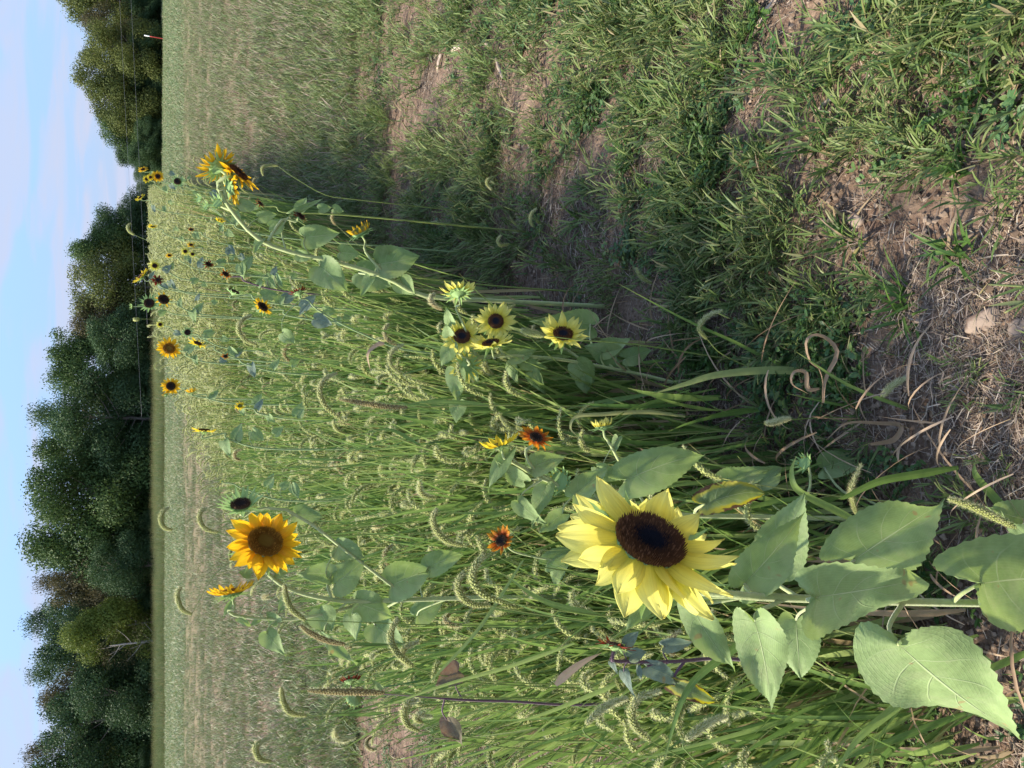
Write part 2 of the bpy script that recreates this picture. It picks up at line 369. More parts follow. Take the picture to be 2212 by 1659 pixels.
# ------------------------------------------------------------------ scatter (geometry nodes, one object)
def scatter(name, label, cat, protos, P, rot, scl, idx=None):
    col = bpy.data.collections.new('source_'+name)
    for i, me in enumerate(protos):
        o = bpy.data.objects.new('source_%s_%03d' % (name, i), me); col.objects.link(o)
    n = len(P); me = bpy.data.meshes.new(name); me.vertices.add(n); me.vertices.foreach_set('co', np.asarray(P, np.float32).ravel())
    def at(nm, ty, arr, key): a = me.attributes.new(nm, ty, 'POINT'); a.data.foreach_set(key, arr.ravel())
    at('rot', 'FLOAT_VECTOR', np.asarray(rot, np.float32), 'vector'); at('scl', 'FLOAT_VECTOR', np.asarray(scl, np.float32), 'vector')
    at('idx', 'INT', (npr.integers(0, len(protos), n) if idx is None else np.asarray(idx)).astype(np.int32), 'value')
    o = link(name, me); tag(o, label, cat, kind='stuff')
    for m in {p.materials[0].name for p in protos}: me.materials.append(bpy.data.materials[m])
    t = bpy.data.node_groups.new('scatter_'+name, 'GeometryNodeTree')
    t.interface.new_socket('Geometry', in_out='INPUT', socket_type='NodeSocketGeometry'); t.interface.new_socket('Geometry', in_out='OUTPUT', socket_type='NodeSocketGeometry')
    gi = t.nodes.new('NodeGroupInput'); go = t.nodes.new('NodeGroupOutput'); ip = t.nodes.new('GeometryNodeInstanceOnPoints')
    ci = t.nodes.new('GeometryNodeCollectionInfo'); ci.inputs[0].default_value = col; ci.inputs[1].default_value = True; ci.inputs[2].default_value = True
    def na(nm, ty): q = t.nodes.new('GeometryNodeInputNamedAttribute'); q.data_type = ty; q.inputs[0].default_value = nm; return q.outputs[0]
    t.links.new(gi.outputs[0], ip.inputs['Points']); t.links.new(ci.outputs[0], ip.inputs['Instance']); ip.inputs['Pick Instance'].default_value = True
    t.links.new(na('idx', 'INT'), ip.inputs['Instance Index']); t.links.new(na('rot', 'FLOAT_VECTOR'), ip.inputs['Rotation']); t.links.new(na('scl', 'FLOAT_VECTOR'), ip.inputs['Scale'])
    t.links.new(ip.outputs[0], go.inputs[0])
    md = o.modifiers.new('scatter', 'NODES'); md.node_group = t
    return o

# prototype patches ------------------------------------------------
def tuft(n, spread, L0, L1, w0, w1, leanmax, droop, m, dry=.24, segs=5, across=3, fold=.3):
    mb = MB()
    for i in range(n):
        r = spread*math.sqrt(rnd.random()); a = rnd.random()*6.283
        b = (r*math.cos(a), r*math.sin(a), -.01)
        az = rnd.random()*6.283; ln = rnd.uniform(L0, L1)
        P = arc(b, az, ln, rnd.uniform(.05, leanmax), rnd.uniform(.1, droop), segs)
        c = rnd.uniform(.9, 1) if rnd.random() < dry else rnd.betavariate(2, 2.6)*.82
        ribbon(mb, P, blade_w(rnd.uniform(w0, w1)), Vector((0, 0, 1)), c, 0, fold, across, rnd.uniform(-1, 1))
    return mb.mesh('tuft', m)
def branch_grass(n, m):            # crabgrass-like: leafy shoots sprawling low from one crown
    mb = MB()
    for i in range(n):
        az = rnd.random()*6.283; ln = rnd.uniform(.07, .2)
        P = arc((0, 0, -.005), az, ln, rnd.uniform(.4, 1.25), rnd.uniform(-.3, .35), 6)
        tube(mb, P, lambda f: .0014-.0007*f, 3, rnd.uniform(.55, .9), 0, False)
        for k in range(rnd.randint(3, 6)):
            f = rnd.uniform(.2, 1); j = min(int(f*5), 4); p = P[j].lerp(P[j+1], f*5-j) if j < 5 else P[-1]
            Q = arc(p, az+rnd.choice((-1, 1))*rnd.uniform(.3, 1.1), rnd.uniform(.035, .085), rnd.uniform(.3, 1.2), rnd.uniform(.1, 1.0), 4)
            ribbon(mb, Q, blade_w(rnd.uniform(.005, .009)), Vector((0, 0, 1)), rnd.betavariate(2, 2.2)*.86, 0, .3)
        if rnd.random() < .5:
            Q = arc(P[-1], az+rnd.uniform(-.4, .4), rnd.uniform(.03, .06), rnd.uniform(.2, .9), .3, 4)
            tube(mb, Q, lambda f: .003-.0012*f, 5, .74, 0)
    return mb.mesh('shoots', m)
def weed(n):
    mb = MB()
    for i in range(n):
        az = rnd.random()*6.283; P = arc((0, 0, 0), az, rnd.uniform(.05, .13), rnd.uniform(.2, 1.1), .4, 6)
        tube(mb, P, .001, 3, .3, 0, False)
        for k in range(10):
            f = rnd.uniform(.15, 1); j = min(int(f*5), 4); p = P[j].lerp(P[j+1], f*5-j)
            Q = arc(p, az+rnd.choice((-1, 1))*rnd.uniform(.4, 1.4), rnd.uniform(.010, .020), rnd.uniform(.6, 1.4), .6, 4)
            ribbon(mb, Q, lambda f: .0030*math.sin(math.pi*min(1, f*.9+.08))**.7+.0004, Vector((0, 0, 1)), rnd.uniform(.0, .35), 0, .2)
    return mb.mesh('weed', M_grass)
def litter(n, spread, l0, l1, w0, w1):
    mb = MB()
    for i in range(n):
        r = spread*math.sqrt(rnd.random()); a = rnd.random()*6.283; c = Vector((r*math.cos(a), r*math.sin(a), rnd.uniform(.001, .012)))
        az = rnd.gauss(0, .7); ln = rnd.uniform(l0, l1); h = Vector((math.cos(az), math.sin(az), rnd.uniform(-.12, .12)))*ln*.5
        bend = Vector((-h.y, h.x, 0))*rnd.uniform(-.25, .25)
        P = [c-h, c+bend, c+h]
        wd = rnd.uniform(w0, w1)
        if rnd.random() < .5: tube(mb, P, wd*.35, 3, rnd.random(), 0)
        else: ribbon(mb, P, wd*.5, Vector((rnd.uniform(-.4, .4), rnd.uniform(-.4, .4), 1)), rnd.random(), 0, rnd.uniform(-.6, .6))
    return mb.mesh('litter', M_straw)
def pebbles(n, spread):
    mb = MB()
    for i in range(n):
        r = spread*math.sqrt(rnd.random()); a = rnd.random()*6.283; c = Vector((r*math.cos(a), r*math.sin(a), .002)); s = rnd.uniform(.002, .009)
        vs = [c+Vector((q[0]*s*rnd.uniform(.7, 1.3), q[1]*s*rnd.uniform(.7, 1.3), q[2]*s*.7)) for q in ((1, 0, 0), (0, 1, 0), (-1, 0, 0), (0, -1, 0), (0, 0, 1), (0, 0, -1), (.6, .6, .6), (-.6, .6, .5))]
        mb.add(vs, [(0, 6, 4), (0, 1, 6), (1, 4, 6), (1, 7, 4), (1, 2, 7), (2, 4, 7), (2, 3, 4), (3, 0, 4), (0, 5, 1), (1, 5, 2), (2, 5, 3), (3, 5, 0)], None, rnd.random())
    return mb.mesh('pebbles', M_soilclod, False)
m_, t_ = mat('soil_clods'); tcn_ = N(t_, 'ShaderNodeTexCoord').outputs['Object']
M_soilclod = finish(m_, t_, mix(t_, attr(t_, 'var'), (.12, .085, .06), (.30, .23, .17)), .95, 0, spec=.1)

def sample(nmax, y0, y1, keep, lat=.62, dens_pow=1.0, extra=0.6, clear=.0):
    """points in the wedge ahead of the camera, denser near; keep(x,y) gives the probability of keeping one"""
    q = npr.random(nmax)
    if dens_pow == 0: y = np.sqrt(y0*y0+(y1*y1-y0*y0)*q)
    else: y = y0*(y1/y0)**q if dens_pow == 1 else (y0**.5+(y1**.5-y0**.5)*q)**2
    x = (npr.random(nmax)*2-1)*(lat*y+extra)
    k = npr.random(nmax) < keep(x, y)
    for (qx, qy), q0 in (((2118, 690), .075), ((2200, 716), .075), ((2172, 735), .04), ((1850, 476), .06), ((2020, 480), .10), ((1000, 120), .10), ((1095, 150), .09), ((960, 135), .07)):
        g_ = G(qx, qy); k &= (np.hypot(x-g_.x, y-g_.y) > q0*npr.uniform(.6, 1.2, nmax)) | (npr.random(nmax) < clear)
    return x[k], y[k]
def rots(n, tilt=.12): return np.stack([npr.normal(0, tilt, n), npr.normal(0, tilt, n), npr.random(n)*6.283], -1)

def inrow(x, y, m=0.0): return (x > edge_l(y)-m) & (x < edge_r(y)+m) & (y < 60)
gp = [tuft(12, .06, .04, .14, .0035, .0075, 1.3, 1.3, M_short) for _ in range(5)]+[branch_grass(9, M_short) for _ in range(6)]
def keep_g(x, y): return np.clip((.535-bare(x, y))*8, .17, 1)*np.interp(y, [.4, .9, 1.4, 2.4], [.12, .28, .55, .85])*np.where(inrow(x, y, .1), .35, 1.)
x, y = sample(21000, .35, 9, keep_g, dens_pow=2)
s = npr.uniform(.55, 1.25, len(x))*np.clip(.72+y*.05, .7, 1.1)
scatter('short_field_grass', 'low mixed green grass covering the near field', 'grass', gp, np.stack([x, y, Hn(x, y)], -1), rots(len(x)), np.stack([s, s, s], -1))
M_mid = grass_mat('mid_grass_blades', [(0, (.07, .12, .04)), (.35, (.11, .165, .05)), (.65, (.18, .225, .08)), (.8, (.22, .21, .11)), (.9, (.22, .165, .12)), (1, (.28, .21, .16))], .25)
gm = [tuft(46, .22, .07, .19, .005, .010, 1.1, 1.1, M_mid, .30, 4, 2, 0) for _ in range(7)]
x, y = sample(30000, 6, 42, lambda x, y: np.clip((.535-bare(x, y))*9+.15, .30, 1)*np.where(inrow(x, y, .1), .2, 1.), .72, 2)
s = npr.uniform(.6, 1.3, len(x))
scatter('mid_field_grass', 'low grass with brown gaps over the middle of the field', 'grass', gm, np.stack([x, y, Hn(x, y)], -1), rots(len(x), .08), np.stack([s, s, s], -1))
M_far = grass_mat('far_grass_blades', [(0, (.10, .16, .06)), (.4, (.15, .21, .085)), (.75, (.22, .255, .12)), (1, (.32, .28, .17))], .3)
gf = [tuft(70, .8, .12, .3, .02, .035, 1.1, 1.0, M_far, .22, 3, 2, 0) for _ in range(5)]
x, y = sample(26000, 36, 110, lambda x, y: np.clip((.58-bare(x, y))*9, .3, 1), .75, 0)
s = npr.uniform(.7, 1.4, len(x)); sz = s*.6
scatter('far_field_grass', 'pale green grass across the far field before the trees', 'grass', gf, np.stack([x, y, Hn(x, y)], -1), rots(len(x), .05), np.stack([s, s, sz], -1))
wp = [weed(rnd.randint(6, 12)) for _ in range(5)]
def herb(n):                       # small broad leaved weed, leaves in pairs on short runners
    mb = MB()
    for i in range(n):
        az = rnd.random()*6.283; P = arc((0, 0, 0), az, rnd.uniform(.04, .12), rnd.uniform(.7, 1.4), .3, 5); cc = rnd.uniform(0, .6)
        tube(mb, P, .0009, 3, .9, 0, False)
        for k in range(rnd.randint(5, 9)):
            f = rnd.uniform(.1, 1); j = min(int(f*4), 3); p = P[j].lerp(P[j+1], f*4-j)
            Q = arc(p, rnd.random()*6.283, rnd.uniform(.009, .022), rnd.uniform(.8, 1.5), .5, 5); wl = rnd.uniform(.0035, .007)
            ribbon(mb, Q, lambda f: wl*math.sin(math.pi*min(1, f*.92+.06))**.7+.0003, Vector((0, 0, 1)), min(1, cc+rnd.uniform(0, .2)), 0, .15)
    return mb.mesh('herb', M_herb)
M_herb = grass_mat('herb_leaves', [(0, (.045, .10, .035)), (.4, (.07, .15, .05)), (.75, (.13, .20, .06)), (.9, (.24, .20, .09)), (1, (.25, .13, .08))], .3)
wp += [herb(rnd.randint(8, 16)) for _ in range(6)]
x, y = sample(11000, .4, 9, lambda x, y: np.clip((fbm(x*2.4+7, y*2.4, 3, 91)-.44)*5, 0.05, 1)*np.interp(y, [.4, .9, 1.5], [.12, .28, .75])*np.clip((.60-bare(x, y))*7, .05, 1)*np.where(inrow(x, y), .3, 1), dens_pow=2)
s = npr.uniform(.6, 1.2, len(x))
scatter('leafy_weeds', 'small dark leafy weeds creeping between the grass', 'weeds', wp, np.stack([x, y, Hn(x, y)], -1), rots(len(x), .1), np.stack([s, s, s], -1))
lp = [litter(34, .11, .015, .07, .0012, .004) for _ in range(6)]
x, y = sample(11000, .35, 9, clear=.45, keep=lambda x, y: np.clip((fbm(x*1.7, y*1.7, 3, 55)-.40)*4+np.exp(-(((x-.28)/.35)**2+((y-1.1)/.3)**2)), .06, 1), dens_pow=2)
s = npr.uniform(.7, 1.2, len(x)); rt = rots(len(x), .05); rt[:, 2] = npr.normal(.3, .9, len(x))
scatter('straw_litter', 'dead greyish straw and stem litter lying on the soil', 'straw', lp, np.stack([x, y, Hn(x, y)+.002], -1), rt, np.stack([s, s, s], -1))
pp = [pebbles(22, .12) for _ in range(4)]
x, y = sample(2500, .35, 6, lambda x, y: x*0+.9, dens_pow=2); s = npr.uniform(.6, 1.4, len(x))
scatter('soil_crumbs', 'small soil crumbs and grit on the bare ground', 'soil', pp, np.stack([x, y, Hn(x, y)], -1), rots(len(x), .05), np.stack([s, s, s], -1))

# ------------------------------------------------------------------ foxtail grass
def seed_head(mb, P, rad, nb, ns, blen, ripe=False, bw=.0005):
    """P axis path; spikelets in slot 0, bristles in slot 1"""
    n = len(P)
    tube(mb, P, lambda f: rad*.55*math.sin(math.pi*min(.98, .06+f*.92))**.4, 6, .5, 0)
    def at(f):
        j = min(int(f*(n-1)), n-2); return P[j].lerp(P[j+1], f*(n-1)-j), (P[j+1]-P[j]).normalized()
    for i in range(ns):
        f = (i+.5)/ns; p, t = at(f); a = t.orthogonal().normalized(); q = Quaternion(t, i*2.4); o = q @ a
        env = math.sin(math.pi*min(.96, .1+f*.86))**.45
        c = p+o*(rad*.72*env); s = rad*.42*env; d = (o*.5+t).normalized(); e = d.cross(o).normalized(); h = d.cross(e)
        vs = [c-d*s*1.3, c+e*s, c+h*s, c-e*s, c-h*s, c+d*s*1.6]
        mb.add(vs, [(0, 2, 1), (0, 3, 2), (0, 4, 3), (0, 1, 4), (5, 1, 2), (5, 2, 3), (5, 3, 4), (5, 4, 1)], None, rnd.random(), 0)
    for i in range(nb):
        f = rnd.random()*.98; p, t = at(f); a = t.orthogonal().normalized(); o = Quaternion(t, rnd.random()*6.283) @ a
        env = math.sin(math.pi*min(.93, .12+f*.8))**.5
        d = (o*rnd.uniform(.7, 1.2)+t*rnd.uniform(.35, .9)).normalized(); sd = d.cross(t).normalized()
        b = p+o*rad*.5*env; e = b+d*(blen*env*rnd.uniform(.6, 1.15))
        mb.add([b-sd*bw, b+sd*bw, e], [(0, 1, 2)], None, rnd.random(), 1)
def fox_parts(H_, lean_az, lean, headlen, nod, nleaf, detail=1.0, ripe=False, rad=.0062):
    """meshes of one stalk standing at the origin"""
    P = arc((0, 0, -.02), lean_az, H_, lean*.3, lean, 10)
    mb = MB(); tube(mb, P, lambda f: .0019-.0011*f, 5, rnd.uniform(.2, .7))
    culm = mb.mesh('culm', M_culm)
    t = (P[-1]-P[-2]).normalized(); hz_ = Vector((math.sin(lean_az), math.cos(lean_az), 0))
    Q = [P[-1]]; el = math.asin(max(-1, min(1, t.z))); nn = 9
    for i in range(nn-1):
        Q.append(Q[-1]+(hz_*math.cos(el)+Vector((0, 0, 1))*math.sin(el))*(headlen/(nn-1))); el -= nod/(nn-1)
    mb = MB(); seed_head(mb, Q, rad, int(700*detail), int(130*detail), .0125, ripe, .0005 if detail > .6 else .0008)
    head = mb.mesh('seed_head', [M_seedtan if ripe else M_seed, M_brist])
    leaves = []
    for i in range(nleaf):
        f = rnd.uniform(.12, .8); j = int(f*9); p = P[j].lerp(P[j+1], f*9-j); mb = MB()
        if rnd.random() < .14:
            A = arc(p, rnd.random()*6.283, rnd.uniform(.1, .25), rnd.uniform(.6, 1.4), rnd.uniform(1.5, 4), 9)
            ribbon(mb, A, blade_w(rnd.uniform(.006, .010)), Vector((0, 0, 1)), rnd.random(), 0, .5, 3, rnd.uniform(-2, 2)); leaves.append(mb.mesh('leaf', M_dry))
        else:
            az = rnd.random()*6.283
            A = arc(p, az, rnd.uniform(.16, .36), rnd.uniform(.05, .38), rnd.uniform(.2, 1.2), 9)
            ribbon(mb, A, blade_w(rnd.uniform(.007, .0125)), Vector((-math.sin(az), -math.cos(az), .3)), rnd.betavariate(2, 2.5)*.85, 0, .3, 3, rnd.uniform(-.8, .8)); leaves.append(mb.mesh('leaf', M_fox))
    return culm, head, leaves
def clump(nc, nb, spread, H0, H1, detail, across=2, hr=.0062):
    mb = MB()
    for i in range(nc):
        r = spread*math.sqrt(rnd.random()); a = rnd.random()*6.283; az = rnd.random()*6.283; hh = rnd.uniform(H0, H1)
        P = arc((r*math.cos(a), r*math.sin(a), -.02), az, hh, rnd.uniform(0, .07), rnd.uniform(.03, .35), 7)
        tube(mb, P, lambda f: .0022-.001*f, 3, rnd.uniform(.3, .95), 0, False)
        if detail and rnd.random() < .8:
            t = (P[-1]-P[-2]).normalized(); hz_ = Vector((math.sin(az), math.cos(az), 0)); Q = [P[-1]]; el = math.asin(max(-1, min(1, t.z))); nod = rnd.uniform(.9, 2.8); hl = rnd.uniform(.085, .13)
            for k in range(8): Q.append(Q[-1]+(hz_*math.cos(el)+Vector((0, 0, 1))*math.sin(el))*(hl/8)); el -= nod/8
            seed_head(mb, Q, hr, int(300*detail), int(72*detail), .0115, False, .0007)
    for i in range(nb):
        r = spread*1.1*math.sqrt(rnd.random()); a = rnd.random()*6.283; az = rnd.random()*6.283
        z0 = rnd.uniform(0, H0*.72)
        A = arc((r*math.cos(a), r*math.sin(a), z0), az, rnd.uniform(.28, .55), rnd.uniform(.0, .22), rnd.uniform(.05, .6), 6)
        c = rnd.uniform(.88, 1) if (rnd.random() < (.34 if z0 < H0*.25 else .10)) else rnd.betavariate(2, 2.4)*.85
        ribbon(mb, A, blade_w(rnd.uniform(.009, .015)), Vector((-math.sin(az), -math.cos(az), .3)), c, 2, .3, across, rnd.uniform(-.6, .6))
    return mb.mesh('clump', [M_seed if detail else M_culm, M_brist, M_fox])
def proj(p):
    v = p-CAM; z = v.dot(D_); return 1106-FOC*v.dot(U_)/z, 829.5-FOC*v.dot(R_)/z
# dense stand between the single stalks
def crown_h(y): return np.clip(.74+.07*y, .8, 1.27)
cn = [clump(4, 38, .12, .62, .80, .9, 3) for _ in range(6)]
def keep_n(x, y):
    d = np.minimum(x-edge_l(y), edge_r(y)-x)
    return np.where(inrow(x, y), np.clip(d/.25+.25, .15, 1)*np.clip((y-.75)/1.0, 0, 1)*np.where((y < 1.9) & (x > -.2), .16, 1), 0)
KEY = [(1216, 722, 1.75), (1060, 742, 1.79), (998, 727, 1.85), (1071, 694, 1.85), (990, 632, 1.85), (1158, 945, 1.13), (1302, 920, 1.15), (1083, 1168, 1.55), (572, 1172, 1.72), (503, 1280, 1.72), (765, 1490, 1.4), (1208, 1040, 1.15), (1080, 962, 1.15), (520, 1090, 1.72), (1328, 1394, 1.05), (785, 500, 2.3)]
def blocks(x, y, h, m=60):
    px, py = proj(Vector((x, y, h)))
    return any(y < fy_+.05 and abs(py-b_) < m and px < a_+25 for a_, b_, fy_ in KEY)
x = npr.uniform(-2.2, 2.2, 9000); y = npr.uniform(.8, 6, 9000); k = npr.random(9000) < keep_n(x, y)*.38; x, y = x[k], y[k]
k = np.array([not blocks(a_, b_, .55 if b_ < 1.5 else .8) for a_, b_ in zip(x, y)]); x, y = x[k], y[k]
s = npr.uniform(.8, 1.1, len(x))*np.where(y < 1.9, .55+.22*y, 1.0)*(1.0+.03*y); 
print('near clumps', len(x))
scatter('foxtail_thicket', 'dense green foxtail grass filling the row between the flowers', 'grass', cn, np.stack([x, y, Hn(x, y)], -1), rots(len(x), .07), np.stack([npr.uniform(.9, 1.1, len(x)), np.ones(len(x)), s], -1))
cf = [clump(15, 56, .28, .78, 1.05, .6, 2, .0058) for _ in range(6)]
yy = npr.uniform(5.5, 60, 9000); xx = edge_l(yy)+npr.random(9000)*(edge_r(yy)-edge_l(yy)); k = npr.random(9000) < np.clip(9/yy, .12, 1)*.8; xx, yy = xx[k], yy[k]
s = npr.uniform(.85, 1.1, len(xx))*crown_h(yy)
rf = (xx-edge_l(yy))/(edge_r(yy)-edge_l(yy)); s *= .78+.22*np.clip(rf*2, 0, 1)
scatter('distant_foxtail_stand', 'foxtail grass crowding the row where it runs into the distance', 'grass', cf, np.stack([xx, yy, Hn(xx, yy)], -1), rots(len(xx), .06), np.stack([npr.uniform(.9, 1.2, len(xx)), npr.uniform(.9, 1.2, len(xx)), s], -1))
# far strip of tall grass below the left trees
x = npr.uniform(-75, 12, 5200); y = 84-9*npr.random(5200)**1.8+.04*x+2.5*(fbm(x*.25, x*0, 3, 5)-.5)
s = npr.uniform(.55, 1.0, len(x))*(.72+.55*fbm(x*.3, y*.3, 3, 8))
fs_ = [clump(40, 90, .9, .85, 1.35, 0, 2) for _ in range(5)]
for q in fs_: q.materials[2] = M_far
scatter('tall_grass_strip', 'strip of tall light green grass along the foot of the dark left trees', 'grass', fs_, np.stack([x, y, Hn(x, y)], -1), rots(len(x), .05), np.stack([s*1.3, s*1.3, s], -1))

FG = 'foxtail stalks standing in the flower row'
protos = []
for i in range(16):
    H_ = rnd.uniform(.72, .95)
    c, h, lv = fox_parts(H_, rnd.random()*6.283, rnd.uniform(.1, .7), rnd.uniform(.085, .13), rnd.uniform(.9, 2.9), rnd.randint(3, 5), .8, rnd.random() < .15)
    protos.append((c, h, lv))
def put_fox(x, y, s, rz, label, group=FG):
    c, h, lv = rnd.choice(protos)
    r = empty('foxtail', (x, y, Hh(x, y)), label, 'foxtail', group); r.rotation_euler = (rnd.gauss(0, .05), rnd.gauss(0, .05), rz); r.scale = (s, s, s)
    link('culm', c, r); link('seed_head', h, r)
    for q in lv: link('leaf', q, r)
LAND = [(1402, 1170, 'largest pale sunflower'), (1208, 1040, 'opening yellow bud'), (1158, 945, 'rust striped flower'), (1083, 1168, 'small rust and yellow sunflower'), (1035, 720, 'pale flower cluster'), (1216, 722, 'single pale flower'), (490, 385, 'golden drooping bunch'),
        (778, 500, 'half open head'), (572, 1170, 'wide golden sunflower'), (503, 1280, 'golden flower in profile'), (765, 1490, 'dark red flower over the left soil'), (1328, 1394, 'dark red flower with silvery leaves'), (645, 632, 'maroon flower'), (567, 663, 'black centred orange flower'),
        (470, 582, 'two withered rust flowers'), (365, 753, 'brown faced orange flower'), (369, 834, 'full face orange flower'), (427, 742, 'right facing yellow flower'), (441, 930, 'yellow profile flower'), (518, 877, 'tiny bright yellow flower'), (1302, 920, 'small pale opening flower'), (1430, 1000, 'large dark leaf'), (1590, 1080, 'yellow edged withering leaf'), (340, 640, 'dark faced flowers at the row top'), (408, 546, 'pair of lemon flowers')]
ORD = ['nearest', 'second nearest', 'third nearest', 'fourth nearest', 'fifth nearest', 'sixth nearest', 'seventh nearest', 'eighth nearest', 'ninth nearest', 'tenth nearest', 'eleventh nearest', 'twelfth nearest', 'thirteenth nearest', 'fourteenth nearest', 'fifteenth nearest', 'sixteenth nearest', 'seventeenth nearest', 'eighteenth nearest', 'nineteenth nearest', 'twentieth nearest', 'farthest', 'outermost']
spots = []
while len(spots) < 235:
    y = 1.15+5.5*rnd.random()**1.3; x = float(edge_l(y))+rnd.random()*(edge_r(y)-float(edge_l(y)))
    if abs(x) > .58*y+.1: continue
    if y < 1.7 and x > -.45: continue
    sc_ = (rnd.uniform(.8, 1.12) if y > 1.9 else rnd.uniform(.62, .8))*(1+.05*max(0, y-2))
    if blocks(x, y, .95*sc_, 45): continue
    px, py = proj(Vector((x, y, .85*sc_))); l = min(range(len(LAND)), key=lambda i: (LAND[i][0]-px)**2+(LAND[i][1]-py)**2); dx, dy = px-LAND[l][0], py-LAND[l][1]
    dr = ['right of', 'lower right of', 'below', 'lower left of', 'left of', 'upper left of', 'above', 'upper right of'][int(round(math.atan2(dy, dx)/(math.pi/4))) % 8]
    spots.append((l, dr, math.hypot(dx, dy), x, y, sc_))
spots.sort(); seen = {}
for l, dr, dd, x, y, sc_ in spots:
    k = seen[(l, dr)] = seen.get((l, dr), -1)+1
    put_fox(x, y, sc_, rnd.random()*6.283, 'bristly foxtail %s the %s, %s one' % (dr, LAND[l][2], ORD[min(k, len(ORD)-1)]))

def fox_custom(label, head_px, y, stem_px, rad=.0045, leaves=(), ripe=False, nb=1100, blen=.0105):
    """head_px: image points from the head's base to its tip; stem_px: from the head's base down to the ground"""
    Hd = [W(a, b, y) for a, b in head_px]; S = [Hd[0]]+[W(a, b, y) for a, b in stem_px]
    if S[-1].z > .03:
        d = (S[-1]-S[-2]); S.append(Vector((S[-1].x+d.x*.3, S[-1].y, S[-1].z*.5))); S.append(Vector((S[-1].x, S[-1].y, -.02)))
    base = Vector((S[-1].x, S[-1].y, 0)); r = empty('foxtail', base, label, 'foxtail', 'single foxtail stalks that stand out')
    rel = lambda L_: [p-base for p in L_]
    mb = MB(); tube(mb, smooth_path(rel(S), 18), lambda f: .0009+.0013*f, 6, rnd.uniform(.3, .6)); link('culm', mb.mesh('culm', M_culm), r)
    mb = MB(); seed_head(mb, smooth_path(rel(Hd), 14), rad, nb, 190, blen, ripe, .0005); link('seed_head', mb.mesh('seed_head', [M_seedtan if ripe else M_seed, M_brist]), r)
    for lf in leaves:
        pts, wd = lf[0], lf[1]; m = {'dry': M_dry}.get(lf[2] if len(lf) > 2 else '', M_fox)
        Lp = [W(a, b, y+.0) for a, b in pts]; mb = MB()
        ribbon(mb, smooth_path(rel(Lp), 14), blade_w(wd), (CAM-Lp[0]).normalized()+Vector((0, 0, .4)), rnd.uniform(.25, .6), 0, .3, 3, rnd.uniform(-.3, .3)); link('leaf', mb.mesh('leaf', m), r)
